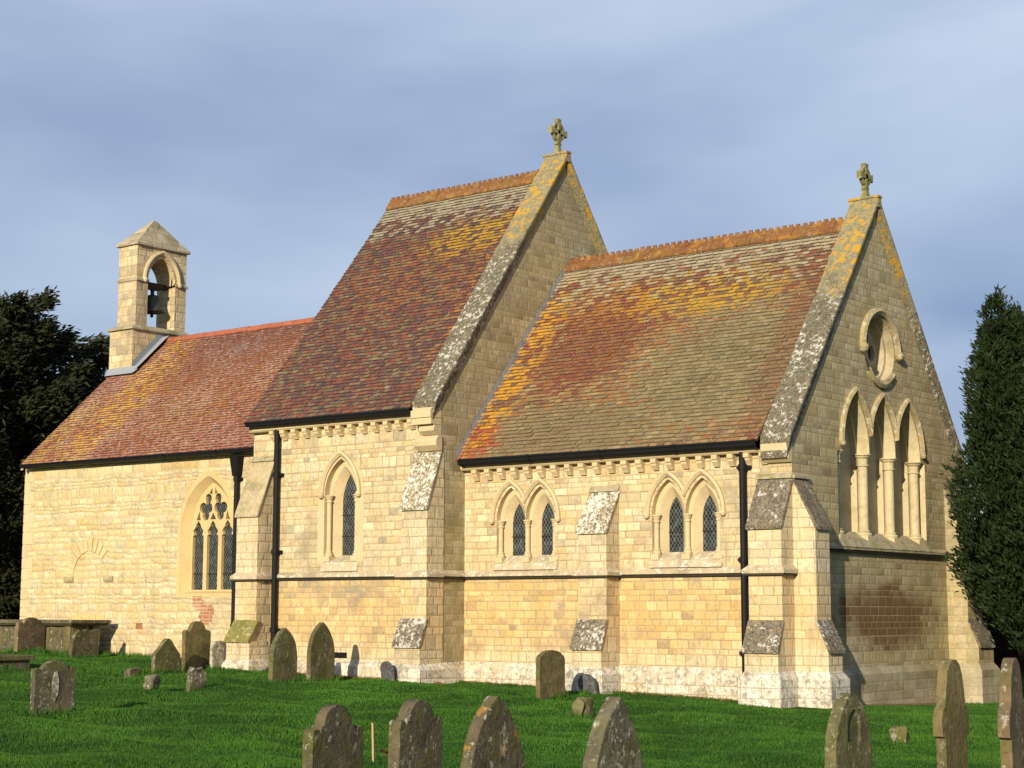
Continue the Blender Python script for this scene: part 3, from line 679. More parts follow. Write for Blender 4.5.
def cross(x, y, z0, H, W, ring, mat, par):
    mb = MB(); t = .06; zc = z0+H-W*.5
    mb.frust((x-.07,x+.07,y-.075,y+.075,z0), (x-.05,x+.05,y-.048,y+.048,z0+.14))
    mb.frust((x-.05,x+.05,y-.048,y+.048,z0+.14), (x-.045,x+.045,y-.042,y+.042,zc))
    arm = W*.5
    for a in range(4):                       # flared arms
        d = Vector((0, math.cos(a*math.pi/2), math.sin(a*math.pi/2))); q = Vector((0, -d.z, d.y))
        vs = []
        for r0, hw_ in ((0, .04), (arm*.55, .042), (arm, .078)):
            for sx in (-t, t):
                for sq in (-1, 1): vs.append(Vector((x+sx*.8, y, zc)) + d*r0 + q*hw_*sq)
        for i in (0, 4): mb.add([vs[i+j] for j in range(8)], [(0,1,3,2),(4,6,7,5),(0,4,5,1),(2,3,7,6),(0,2,6,4),(1,5,7,3)])
    N_ = 24; rr = arm*.66                    # pierced ring
    pr = [[(x+sx, y+(rr+dr)*math.cos(2*math.pi*i/N_), zc+(rr+dr)*math.sin(2*math.pi*i/N_)) for i in range(N_)] for sx, dr in ((-t*.6,-ring),(t*.6,-ring),(t*.6,ring),(-t*.6,ring))]
    for i in range(4): mb.strip(pr[i], pr[(i+1) % 4])
    return mb.build('gable_cross', mat, par, fix=True, weld=False)
cross(LC-.2, MNC, 11.33, .77, .58, .026, M['cross'], church)
cross(-.2, MY, 9.3, .66, .5, .022, M['cross'], church)
# ---- kneelers
def kneeler(x0, x1, y0, z, par, mat, yc, zc):
    mb = MB(); f = lambda a, p, q: (a, y0-p, q)
    mb.prism([(-.02,z-.02),(.32,z-.02),(.32,z-.17),(-.02,z-.17)], x0, x1, f)
    mb.prism([(-.02,z-.175),(.3,z-.175),(.3,z-.3),(-.02,z-.3)], x0+.01, x1-.005, f)
    mb.prism([(-.02,z-.305),(.2,z-.305),(.22,z-.42),(.12,z-.5),(-.02,z-.5)], x0+.12, x1, f)
    mb.prism([(-.02,z-.505),(.1,z-.505),(.17,z-.6),(.16,z-.7),(.05,z-.8),(-.02,z-.8)], x0-.04, x1+.02, f)
    mb.prism([(-.02,z-.019),(.31,z-.019),(-.02,zc)], x0+.02, x1-.008, f)
    return mb.build('kneeler', mat, par, bevel=.01, weld=False)
kneeler(LC-.5, LC+.01, NY, 5.32, church, M['dressed'], 0, 5.6)
mb = MB(); f = lambda a, p, q: (a, -p, q)
mb.prism([(-.02,4.3),(.2,4.3),(.2,4.18),(.13,4.12),(.15,4.05),(.06,3.98),(-.02,3.98)], -.5, .01, f); mb.prism([(-.02,4.301),(.2,4.301),(-.02,4.56)], -.48, .002, f); mb.build('kneeler', M['dressed'], church, bevel=.01, weld=False)

# ---- corbel tables
def corbels(xs, y0, zb, zt, par):
    for x in xs:
        mb = MB(); f = lambda a, p, q: (a, y0-p, q)
        d = random.uniform(-.008, .008)
        mb.prism([(0,zt),(.15,zt),(.15,zt-.07),(.12,zt-.09),(.12,zt-.12),(.07,zb+.03),(.05,zb+d),(0,zb+d)], x-.06+d, x+.06, f)
        mb.build('corbel', M['dressed'], par, bevel=.006)
corbels([-.507-.32*i for i in range(21)], 0., 3.96, 4.17, wc)
corbels([-7.93-.32*i for i in range(13)], NY, 4.97, 5.17, wn)
for (a, b, y0, z0, z1, par) in ((LC+.02, -.53, 0., 4.17, 4.28, wc), (NW+.02, LC-.5, NY, 5.17, 5.28, wn)):
    mb = MB(); mb.prism([(-.05,z1),(.17,z1),(.17,z0+.03),(.14,z0),(-.05,z0)], a, b, lambda q, p, r: (q, y0-p, r)); mb.build('cornice', M['dressed'], par)
# ---- gutters and downpipes
def gutter(a, b, y0, z, drop=.0, hs=1.):
    mb = MB(); pf = [(p_, .14-(.14-r_)*hs) for p_, r_ in [(-.04,.14),(.02,.145),(.13,.14),(.135,.11),(.12,.09),(.115,.04),(.07,0),(0,-.012),(-.04,0)]]
    n = max(2, int((b-a)/1.6)); 
    mb.prism(pf, a, b, lambda q, p, r: (q, y0-p, z+r-drop*(q-a)/(b-a)))
    for i in range(n+1):
        x = a+.03+(b-a-.08)*i/n; mb.prism([(p*1.08+.005*(1 if p > 0 else -1), r*1.08-.004) for p, r in pf], x, x+.05, lambda q, p, r: (q, y0-p, z+r-drop*(q-a)/(b-a)))
    return mb.build('gutter', M['black'], church, fix=True, weld=False)
gutter(LC+.1, -.52, -.2, 4.24); gutter(NW+.06, LC-.5, NY-.21, 5.23, .02, .8); gutter(WW+.12, NW+.05, -.16, 4.84, .04, .7)
for i, (a, b, y0) in enumerate(((LC, -.53, -.03), (NW+.02, LC-.5, NY-.03))):     # dark soffit boards
    z = (4.28, 5.28)[i]; mb = MB(); mb.box(a, b, y0-.2, y0+.02, z+.005, z+.06); mb.build('soffit_board', M['black'], church)
def pipe(x, y0, z0, z1, r=.062, head=False, shoe=True):
    mb = MB(); y = y0-r-.04
    mb.tube([(x, y, z0), (x, y, z1)], r, 12)
    if shoe: mb.tube([(x, y, z0+.02), (x, y-.04, z0-.04), (x, y-.12, z0-.09)], r, 12)
    o = mb.build('downpipe', M['black'], church, smooth=False)
    z = z0+.75
    while z < z1-.3:
        b = MB(); b.tube([(x, y, z-.05), (x, y, z+.05)], r*1.3, 12); b.box(x-r*2.1, x+r*2.1, y+.01, y0+.0, z-.03, z+.03); b.build('pipe_bracket', M['black'], o, fix=True, weld=False); z += 1.6
    if head:
        b = MB(); b.frust((x-.07,x+.07,y-.07,y0-.002,z1-.42), (x-.13,x+.13,y-.11,y0-.002,z1+.02)); b.build('hopper_head', M['black'], o)
    return o
pipe(-.91, 0., -.02, 4.26); pipe(-11.62, NY, .3, 5.24); pipe(-13.63, 0., .35, 4.78, head=True, r=.055)
# ---- string courses, plinths
def string(F3, a0, a1, z, mat, par, proj=.09, h=.13):
    mb = MB(); mb.prism([(-.02,z),(proj,z+.015),(proj,z+.06),(0,z+h),(-.02,z+h)], a0, a1, F3); o_ = mb.build('string_course', mat, par); q_ = MB(); q_.prism([(-.02,z-.035),(proj-.03,z-.035),(proj-.012,z-.001),(-.02,z-.001)], a0+.003, a1-.003, F3); q_.build('shadow_strip', M['shadow_dark'], o_); return o_  # thin dark strip underneath paints in the moulding's shadow line
S0 = lambda y0: (lambda a, p, q: (a, y0-p, q))
E0 = lambda x0: (lambda a, p, q: (x0+p, a, q))
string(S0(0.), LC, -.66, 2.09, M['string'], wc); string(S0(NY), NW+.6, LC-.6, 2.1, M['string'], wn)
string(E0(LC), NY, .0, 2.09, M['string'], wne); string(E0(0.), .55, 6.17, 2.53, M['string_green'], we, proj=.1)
mb = MB(); mb.prism([(-.3,2.9),(0.0,2.735),(.1,2.6),(.1,2.58),(-.02,2.55),(-.3,2.6)], 1.55, 5.45, E0(0.)); mb.build('sill', M['string_green'], we)
for cs, hw_ in ((c1, .36), (c2, .36)):
    mb = MB(); mb.prism([(-.2,2.5),(.0,2.345),(.06,2.22),(-.2,2.22)], cs[0]-hw_-.04, cs[1]+hw_+.04, S0(0.)); mb.build('sill', M['string'], wc)
mb = MB(); mb.prism([(-.3,2.56),(.0,2.42),(.06,2.23),(-.3,2.23)], cn-.5, cn+.5, S0(NY)); mb.build('sill', M['string'], wn)
def plinth(F3, a0, a1, mat, par, p=.1, zt=.47):
    mb = MB(); mb.prism([(-.05,ZB),(p,ZB),(p,zt-.12),(.005,zt),(-.05,zt)], a0, a1, F3); return mb.build('plinth', mat, par)
plinth(S0(0.), LC, -.6, M['plinth'], wc); plinth(S0(NY), NW+.5, LC-.6, M['plinth'], wn); plinth(E0(LC), NY, 0., M['plinth'], wne)
plinth(E0(0.), .5, 6.2, M['plinth_east'], we, zt=.45)

# ---- buttresses
def buttress(F3, a0, a1, pu, pl, zt, zl, mat, slabm, slabl, plm, base=True, zlo=(.77, 1.23), strg=True, ofs=(0, 0), drip=True):
    """F3(a,p,z): along wall, outwards, up"""
    mb = MB()
    l0, l1 = a0+ofs[0], a1+ofs[1]
    mb.prism([(-.1,zlo[0]),(pl,zlo[0]),(pu,zlo[1]),(pu,zl),(-.0,zt),(-.1,zt)], a0, a1, F3)
    mb.prism([(-.1,ZB),(pl-.002,ZB),(pl-.002,zlo[0]),(-.1,zlo[0])], l0, l1, F3)
    o = mb.build('buttress', mat, church)
    s = MB(); e = .025
    t = lambda p0, z0, p1, z1, th=.055: [(p0+.05,z0-.045),(p0+.05,z0+.015),(p1,z1+th),(p1,z1),(p0,z0-.01)]
    s.prism(t(pu, zl, .0, zt), a0-e, a1+e, F3); s.build('weathering', slabm, o, bevel=.01)
    s = MB(); s.prism(t(pl, zlo[0]+.02, pu, zlo[1]+.02), l0-e, l1+e, F3); s.build('weathering', slabl, o, bevel=.01)
    if strg:
        s = MB(); g_ = .085; vs = [(a0-g_, 0, 2.1), (a0-g_, pu+g_, 2.1), (a1+g_, pu+g_, 2.1), (a1+g_, 0, 2.1)]
        B = [(a0-g_,-.02),(a0-g_,pu+g_),(a1+g_,pu+g_),(a1+g_,-.02)]; T_ = [(a0,-.02),(a0,pu),(a1,pu),(a1,-.02)]
        r0 = [F3(a, p, 2.085) for a, p in B]; r1 = [F3(a, p, 2.15) for a, p in B]; r2 = [F3(a, p, 2.225) for a, p in T_]; r00 = [F3(a, p, 2.085) for a, p in T_]
        s.strip(r00, r0, False); s.strip(r0, r1, False); s.strip(r1, r2, False); so = s.build('string_course', M['string'], o, weld=False)
        s = MB(); B2 = [(a0-g_+.015,-.02),(a0-g_+.015,pu+g_-.015),(a1+g_-.015,pu+g_-.015),(a1+g_-.015,-.02)]; s.strip([F3(a, p, 2.05) for a, p in T_], [F3(a, p, 2.052) for a, p in B2], False); s.strip([F3(a, p, 2.052) for a, p in B2], [F3(a, p, 2.084) for a, p in B2], False); s.build('shadow_strip', M['shadow_dark'], so, weld=False)  # same painted shadow strip carried round the buttress
    if drip:
        s = MB(); s.prism([(-.02,zt+.0),(.07,zt+.01),(.06,zt+.05),(0,zt+.11),(-.02,zt+.11)], a0-.02, a1+.02, F3); s.build('drip_mould', M['string_green'], o)
    if base:
        s = MB(); b = .085; zt2 = .45
        r = lambda g_, z: [F3(l0-g_, -.05, z), F3(l0-g_, pl+g_, z), F3(l1+g_, pl+g_, z), F3(l1+g_, -.05, z)]
        A_, B_, C_ = r(b, ZB), r(b, zt2-.13), r(0, zt2)
        s.strip(A_, B_, False); s.strip(B_, C_, False); s.build('plinth', plm, o)
    return o
buttress(S0(0.), -4.2, -3.58, .42, .6, 3.62, 2.88, M['butt'], M['slab_pale'], M['slab'], M['plinth_white'], ofs=(-.02, 0))
buttress(S0(0.), -.64, .0, .42, .6, 3.7, 2.87, M['butt'], M['slab_dark'], M['slab_dark'], M['plinth_white'])
buttress(E0(0.), .0, .5, .42, .62, 3.7, 2.86, M['butt'], M['slab_dark'], M['slab'], M['plinth_white'], strg=False)
buttress(E0(0.), 6.2, WC, .42, .62, 3.75, 2.86, M['east'], M['slab_dark'], M['slab_dark'], M['plinth_east'], strg=False)
buttress(S0(NY), LC-.63, LC+.012, .4, .58, 4.48, 3.4, M['butt'], M['slab_pale'], M['slab'], M['plinth_white'], drip=False)
buttress(S0(NY), NW+.0, NW+.63, .44, .66, 4.55, 3.41, M['butt'], M['slab_buff'], M['slab_moss'], M['plinth'], ofs=(0, .04), zlo=(.82,1.18))
# ---- windows
w1 = lancet_win(F0, c1, hole1, .27, .15, 2.35, 3.17, 3.68, 3.1, 3.5, .12, .26, 2.43)
w2 = lancet_win(F0, c2, hole2, .27, .15, 2.35, 3.17, 3.68, 3.1, 3.5, .12, .26, 2.43)
for o, cs in ((w1, c1), (w2, c2)):
    hood('hood_mould', F0, cs, .4, 3.19, 3.86, .085, .075, M['dressed'], o)
    m_ = (cs[0]+cs[1])/2
    for u in (cs[0]-.3, m_, cs[1]+.3): shaft(F0, u, .075, 2.36, 3.03, .048, M['dressed'], o, 3.17)
w3 = lancet_win(FN, [cn-.02], holeN, .34, .205, 2.42, 3.72, 4.36, 3.6, 4.2, .14, .31, 2.52)
mb = MB(); A = lancet(cn, .452, 2.42, 3.77, 4.5); B = lancet(cn, .63, 2.42, 3.77, 4.64); mb.strip([FN(p[0],p[1],-.004) for p in A], [FN(p[0],p[1],-.004) for p in B]); mb.strip([FN(p[0],p[1],-.004) for p in B], [FN(p[0],p[1],.01) for p in B]); mb.build('surround', M['dressed'], w3, fix=False)
hood('hood_mould', FN, [cn], .47, 3.8, 4.56, .095, .08, M['dressed'], w3)
for u in (cn-.385, cn+.385): shaft(FN, u, .08, 2.43, 3.62, .052, M['dressed'], w3, 3.77)
w4 = lancet_win(FE, ce, holeE, .5, .19, 2.74, 4.32, 5.36, 4.3, 5.0, .25, .55, 2.95, mat=M['dressed_east'], dm=.38)
for u in (ce[0]-.55, (ce[0]+ce[1])/2, (ce[1]+ce[2])/2, ce[2]+.55): shaft(FE, u, .15, 2.72, 4.1, .092, M['dressed_east'], w4, 4.33)
# solid spandrels between the arches above the shafts
hood('hood_mould', FE, ce, .555, 4.48, 5.42, .085, .085, M['hood'], w4)
# round window: stepped reveal, pierced plate
mb = MB(); mb.strip([FE(p[0],p[1],0) for p in circ(.63)], [FE(p[0],p[1],.16) for p in circ(.61)]); mb.plate(circ(.61), [circ(.54)], lambda u, z: FE(u, z, .16))
mb.strip([FE(p[0],p[1],.16) for p in circ(.54)], [FE(p[0],p[1],.3) for p in circ(.5)])
q4 = [[(rc[0]+.21*math.cos(a)+.165*math.cos(t), rc[1]+.21*math.sin(a)+.165*math.sin(t)) for t in [2*math.pi*i/16 for i in range(16)]] for a in [math.pi/2*j for j in range(4)]]
q4 = [[(rc[0]+(p[0]-rc[0])*1.0, p[1]) for p in l] for l in q4]
q4 = [[((p[0]-rc[0]-.21*math.cos(a))*.95+.27*math.cos(a)+rc[0], (p[1]-rc[1]-.21*math.sin(a))*.95+.27*math.sin(a)+rc[1]) for p in l] for l, a in zip(q4, [math.pi/2*j for j in range(4)])]
mb.plate(circ(.5), q4, lambda u, z: FE(u, z, .3))
for l in q4: mb.strip([FE(p[0],p[1],.3) for p in l], [FE(p[0],p[1],.4) for p in l])
w5 = mb.build('round_window', M['dressed_grey'], church, fix=False)
for l in q4:
    q = MB(); q.plate(l, [], lambda u, z: FE(u, z, .38)); q.build('glass', M['glass'], w5, fix=False)
mb = MB()                                    # hood over the upper half and roll below
def ringseg(a0, a1, r0, r1, proj, n=24):
    A = [(rc[0]+r0*math.cos(t), rc[1]+r0*math.sin(t)) for t in [a0+(a1-a0)*i/n for i in range(n+1)]]; B = [(rc[0]+r1*math.cos(t), rc[1]+r1*math.sin(t)) for t in [a0+(a1-a0)*i/n for i in range(n+1)]]
    l = [[FE(p[0],p[1],.0) for p in A], [FE(p[0],p[1],-proj*.5) for p in A], [FE((p[0]+q[0])/2,(p[1]+q[1])/2,-proj) for p, q in zip(A,B)], [FE(p[0],p[1],-proj*.7) for p in B], [FE(p[0],p[1],0) for p in B]]
    for a, b in zip(l, l[1:]): mb.strip(a, b, False)
ringseg(-.02, math.pi+.02, .67, .8, .1)
for s in (-1, 1):
    p = FE(rc[0]+s*.74, rc[1]-.03, -.05); mb.lathe((p[0],p[1],p[2]-.1), [(.02,0),(.07,.03),(.1,.1),(.07,.16),(.02,.2)], 10)
mb.build('hood_mould', M['hood'], w5, fix=True, weld=False)
mb = MB(); ringseg(math.pi*1.22, math.pi*1.78, .58, .72, .08); mb.build('carved_sill', M['hood'], w5, fix=True, weld=False)
# old traceried window in the west nave
holeW_ = holeW
mb = MB(); hi = lancet(cw+.0, .7, 1.87, 3.2, 4.28, 14)
mb.strip([F0(p[0],p[1],0) for p in holeW], [F0(p[0],p[1],.16) for p in hi])
def blobpoly(pts, rs, N_=44):
    out_ = []; cx_ = sum(p[0] for p in pts)/len(pts); cz_ = sum(p[1] for p in pts)/len(pts)
    for i in range(N_):
        t = 2*math.pi*i/N_; d = (math.cos(t), math.sin(t)); best = .03
        for (px, pz), r in zip(pts, rs):
            b = d[0]*(px-cx_)+d[1]*(pz-cz_); c_ = (px-cx_)**2+(pz-cz_)**2-r*r; D = b*b-c_
            if D > 0: best = max(best, b+math.sqrt(D))
        out_.append((cx_+d[0]*best, cz_+d[1]*best))
    return out_
def cusped(c, hw, z0, zs, za):
    h = za-zs
    R_ = [(c+hw, zs-.02), (c+hw*.72, zs), (c+hw*.95, zs+h*.28), (c+hw*.6, zs+h*.5), (c+hw*.5, zs+h*.55), (c+hw*.42, zs+h*.72)]
    return [(c-hw, z0), (c+hw, z0)]+R_+[(c, za)]+[(2*c-p[0], p[1]) for p in R_[::-1]]
lights = [cusped(cw+d, .18, 1.9, 3.12, 3.44) for d in (-.475, 0, .475)]
tr = [blobpoly([(cw+s*.16, 3.93),(cw+s*.33, 3.72),(cw+s*.145, 3.72),(cw+s*.235, 3.55)], [.105,.12,.115,.11]) for s in (-1, 1)]
tr += [[(cw+s*.475-.07, 3.45),(cw+s*.475+.07, 3.45),(cw+s*.45, 3.66)] for s in (-1, 1)]
tr += [[(cw-.1, 3.46),(cw+.1, 3.46),(cw+.045, 3.54),(cw, 3.62),(cw-.045, 3.54)]]
tr += [[(cw+s*.04, 4.02),(cw+s*.14, 4.04),(cw+s*.04, 4.17)] for s in (-1, 1)]
mb.plate(hi, lights+tr, lambda u, z: F0(u, z, .16))
for l in lights+tr: mb.strip([F0(p[0],p[1],.16) for p in l], [F0(p[0],p[1],.24) for p in l])
w6 = mb.build('traceried_window', M['dressed_warm'], church, fix=False)
q = MB(); q.plate(hi, [], lambda u, z: F0(u, z, .235)); q.build('glass', M['glass'], w6, fix=False)
b = MB(); b.box(cw-.68, cw+.68, .2, .215, 2.25, 2.268); b.build('saddle_bar', M['iron'], w6)
# flush dressed surround stones of that window
mb = MB(); A = lancet(cw, .86, 1.82, 3.2, 4.42, 14); B = lancet(cw, .97, 1.74, 3.2, 4.56, 14)
mb.strip([F0(p[0],p[1],-.006) for p in A], [F0(p[0],p[1],-.006) for p in B]); mb.strip([F0(p[0],p[1],-.006) for p in B], [F0(p[0],p[1],.02) for p in B])
mb.build('surround', M['dressed_warm'], w6, fix=False)
# blocked doorway arch, brick patch, vent, edging
mb = MB(); ac = (-18.66, 2.2); na_ = 13
for i in range(na_):
    t0 = math.pi*(.02+.96*i/na_); t1 = math.pi*(.02+.96*(i+1)/na_)-.05; r0, r1 = .6, .6+random.uniform(.2,.36)
    if i < 3: continue
    pl = [(ac[0]+r*math.cos(t), ac[1]+1.05*r*math.sin(t)) for r, t in ((r0,t0),(r1,t0),(r1,t1),(r0,t1))]
    mb.prism(pl, -.028, .02, lambda a, p, q: (p, a, q))
mb.build('blocked_arch', M['arch_stone'], ww, bevel=.008)
for x in (-19.4, -17.95):
    mb = MB(); mb.prism([(-.02,2.24),(.07,2.24),(.06,2.14),(-.02,2.06)], x-.16, x+.16, S0(0.)); mb.build('impost', M['slab_buff'], ww, bevel=.02)
mb = MB()                                   # stones of the blocking, tinted warm
for j in range(4):
    x = -19.3+random.uniform(0, .15)
    while x < -17.95:
        w_ = random.uniform(.2, .42)
        if random.random() < .75: mb.box(x, x+w_-.02, -.01-random.uniform(0,.006), .02, .62+.19*j, .62+.19*j+random.uniform(.14,.172))
        x += w_
mb.build('blocking_stones', M['orange_stone'], ww, weld=False, bevel=.01)
mb = MB(); 
for z, x0, x1 in ((1.68,-15.05,-14.75),(1.6,-15.05,-14.7),(1.52,-15.05,-14.42),(1.44,-14.95,-14.36),(1.36,-14.8,-14.36),(1.28,-14.85,-14.4),(1.2,-14.8,-14.42),(1.12,-14.75,-14.5)):
    mb.box(x0, x1, -.008, .02, z, z+.076)
mb.build('brick_patch', M['brick'], ww)
mb = MB(); mb.box(-16.95, -16.72, -.008, .02, 1.02, 1.16); mb.build('loose_brick', M['edging'], ww)
mb = MB(); mb.box(-9.98, -9.64, NY-.012, NY+.02, .51, .62); v_ = mb.build('vent', M['black'], wn)
mb = MB()
for i in range(60):
    a = LC+.0+i*.11; 
    if a > -.75: break
    mb.box(a+.003, a+.107, -.24+random.uniform(-.02,.02), -.1, -.3, float(gz(a, -.2))+.035+random.uniform(-.012,.012))
mb.build('brick_edging', M['edging'], church)
mb = MB()
for i in range(42): mb.box(NW+.7+i*.11, NW+.804+i*.11, NY-.25+random.uniform(-.02,.02), NY-.1, -.3, float(gz(NW+.7+i*.11, -1.))+.035+random.uniform(-.012,.012))
mb.build('brick_edging', M['edging'], church)
# earth drip strip at the foot of the east wall
k = NT('bare_earth', .95, .1); P_ = k.obj(); k.col(k.mix(k.noise(P_, 9, 4, .65), (.3,.19,.12), (.16,.11,.06))); k.bump(k.noise(P_, 30, 4, .7), .9, .03); M['earth'] = k.m
ys = np.linspace(.5, 7.2, 40); V = []
for y in ys: V += [(.05, y, float(gz(.05,y))+.012), (.5+.07*math.sin(y*3)+.05*math.sin(y*7.3), y, float(gz(.5,y))+.006)]
tag(rawmesh('path', V, [(2*i,2*i+1,2*i+3,2*i+2) for i in range(39)], M['earth']), kind='structure')
# lead flashings
mb = MB(); 
for i in range(16):
    y0 = -.3+3.76*i/16; y1 = -.3+3.76*(i+1)/16+.02; z0 = 4.36+1.175*(y0+.3); z1 = 4.36+1.175*(y1+.3)
    mb.add([(LC+.012,y0,z0+.0),(LC+.012,y1,z1+.0),(LC+.014,y1,z1+.17),(LC+.014,y0,z0+.17),(LC+.1,y0,z0+.045),(LC+.1,y1,z1+.045)], [(0,1,2,3),(4,5,1,0)])
mb.build('flashing', M['lead'], church, fix=False)
mb = MB(); k_ = .965; zz_ = lambda y: 4.95+k_*(y+.26)
ys = (2.42, MY-.05)
mb.add([(-20.3,ys[0],zz_(ys[0])+.03),(-20.3,ys[1],zz_(ys[1])+.03),(-20.28,ys[1],zz_(ys[1])+.22),(-20.28,ys[0],zz_(ys[0])+.22),(-20.05,ys[0]-.05,zz_(ys[0])+.03),(-20.05,ys[1],zz_(ys[1])+.05)], [(0,1,2,3),(4,5,1,0)])
mb.add([(-21.3,2.4,zz_(2.4)+.03),(-20.05,2.4,zz_(2.4)+.03),(-20.05,2.4,zz_(2.4)+.12),(-21.2,2.4,zz_(2.4)+.12),(-21.2,2.28,zz_(2.28)+.04),(-20.1,2.28,zz_(2.28)+.04)], [(0,1,2,3),(4,5,1,0)])
mb.build('flashing', M['lead'], church, fix=False)

# ---- bellcote
bx0, bx1, by0, by1 = -21.02, -20.3, 2.5, 4.17; bc = (by0+by1)/2
Fb = EW(bx1)
mb = MB()
mb.box(-21.2, -20.3, 2.42, 4.25, 7.0, 8.62); base_ = mb.build('bellcote', M['bellcote'], church)
ho = lancet(bc, .46, 8.72, 9.95, 10.6, 10)
mb = MB(); oc = [(by0,8.72),(by1,8.72),(by1,10.84),(by0,10.84)]
mb.plate(oc, [ho], Fb); mb.plate(oc, [ho], EW(bx0)); mb.strip([Fb(p[0],p[1],0) for p in ho], [(bx0,p[0],p[1]) for p in ho]); mb.strip([Fb(p[0],p[1],0) for p in oc], [(bx0,p[0],p[1]) for p in oc])
mb.build('belfry_arch', M['bellcote'], base_, fix=True)
mb = MB(); mb.frust((-21.27,-20.23,2.35,4.32,8.62), (-21.27,-20.23,2.35,4.32,8.67)); mb.frust((-21.27,-20.23,2.35,4.32,8.67), (bx0,bx1,by0,by1,8.75)); mb.build('string_course', M['string_green'], base_)
hood('hood_mould', Fb, [bc], .53, 9.98, 10.68, .1, .07, M['dressed'], base_)
for y0, y1 in ((by0-.03, bc-.46), (bc+.46, by1+.03)):
    mb = MB(); mb.frust((bx0-.03,bx1+.05,y0,y1,9.9), (bx0-.03,bx1+.05,y0,y1,9.95)); mb.frust((bx0-.03,bx1+.05,y0,y1,9.95), (bx0,bx1,max(y0,by0),min(y1,by1),10.0)); mb.build('impost', M['string_green'], base_)
mb = MB(); yo = .07; A4 = (-21.02-yo, -20.3+yo, by0-yo, by1+yo)
mb.box(*A4, 10.84, 10.9)
mb.frust((*A4, 10.9), (-20.68,-20.64,bc-.05,bc+.05,11.66)); mb.build('cap', M['capstone'], base_, bevel=.015)
# bell
bell = empty('bell', (-20.66, bc, 9.2)); tag(bell, 'small dark bronze bell hanging in the open arch of the bellcote', 'bell')
mb = MB(); mb.lathe((-20.66, bc, 9.2), [(.33,0),(.345,.02),(.31,.07),(.25,.16),(.215,.28),(.2,.38),(.17,.43),(.1,.46),(.05,.47),(.05,.6)], 20); mb.build('bell_body', M['bronze'], bell, smooth=True)
mb = MB(); mb.box(-20.74,-20.58,bc-.46,bc+.46,9.86,9.98); mb.box(-20.72,-20.6,bc-.2,bc+.2,9.8,9.88); mb.box(-20.7,-20.62,bc-.05,bc+.05,9.78,9.86)
mb.build('headstock', M['iron'], bell)
mb = MB(); mb.tube([(-20.62,bc+.3,9.95),(-20.4,bc+.42,9.92),(-20.25,bc+.3,10.05)], .02, 8); mb.build('bell_lever', M['iron'], bell)
mb = MB(); mb.tube([(-20.66,bc,9.6),(-20.66,bc,9.14)], .015, 8); mb.lathe((-20.66,bc,9.06), [(.01,0),(.045,.03),(.045,.07),(.01,.1)], 8); mb.build('clapper', M['iron'], bell)

# ------------------------------------------------------------------ GRAVESTONES
def prof(kind, w, h):
    a = w/2; P = []
    if kind == 'gothic':
        P = arch_pts(0, a, h*.45, h, 12)
    elif kind == 'round':
        P = [(a*math.cos(t), h-a*.95+a*.95*math.sin(t)) for t in [math.pi*i/20 for i in range(21)]]
    elif kind == 'ogiveround':
        P = arch_pts(0, a, h*.6, h*1.02, 12); P = [(x, min(z, h-.0*(abs(x)))) for x, z in P]
    elif kind == 'shoulder':       # square shoulders with a concave sweep to a round centre
        r = a*.56; s = h-r*.95-.02
        P = [(a, s-.05), (a*.97, s+.0), (a*.86, s+.015), (a*.72, s-.02), (r*1.12, s+.03), (r*1.02, s+.12*r)]
        P += [(r*math.cos(t), h-r+r*math.sin(t)) for t in [math.pi*i/12 for i in range(1, 12)]]
        P += [(-r*1.02, s+.12*r), (-r*1.12, s+.03), (-a*.72, s-.02), (-a*.86, s+.015), (-a*.97, s), (-a, s-.05)]
    elif kind == 'scroll':         # low round centre, small square ears
        r = a*.7; zc = h-r*.75; s = h*.86
        P = [(a, s), (a*.8, s+.01), (a*.74, s-.03)] + [(r*math.cos(t), zc+r*.75*math.sin(t)) for t in [math.pi*i/14 for i in range(1, 14)]] + [(-a*.74, s-.03), (-a*.8, s+.01), (-a, s)]
    elif kind == 'gable':
        P = [(a, h*.52), (a*.62, h*.72), (a*.28, h*.93), (a*.1, h), (-a*.1, h), (-a*.3, h*.92), (-a*.62, h*.72), (-a, h*.54)]
    elif kind == 'eared':          # low shoulders, broad round head (softened)
        r = a*.95; P = [(a, h-.16), (a*.93, h-.1)] + [(r*.9*math.cos(t), h-.12+.12*math.sin(t)) for t in [math.pi*i/10 for i in range(1, 10)]] + [(-a*.93, h-.1), (-a, h-.16)]
    elif kind == 'broken':
        P = [(a*.98, h*.62), (a, h*.8), (a*.93, h), (a*.55, h*.97), (a*.2, h*.9), (a*.0, h*.97), (-a*.3, h*.9), (-a*.55, h*.93), (-a*.8, h*.8), (-a*.98, h*.5)]
    elif kind == 'knuckle':        # tall, cusped shoulders standing out below a long rounded head
        P = [(a*.86, h*.6), (a*1.08, h*.61), (a*1.12, h*.7), (a*.98, h*.745), (a*.8, h*.77), (a*.74, h*.84), (a*.62, h*.92), (a*.44, h*.97), (a*.2, h*.996), (0, h)]
        P = P + [(-x, z) for x, z in P[-2::-1]]
        return [(-a*.86, -.35), (a*.86, -.35)]+P
    elif kind == 'stub':
        P = [(a*.9, h*.8), (a*.66, h), (-a*.7, h*.96), (-a*.92, h*.78)]
    elif kind == 'rough':
        P = [(a*.95, h*.7), (a*.6, h*.93), (a*.1, h*.9), (-a*.45, h), (-a*.9, h*.75)]
    return [(-a, -.35), (a, -.35)]+P
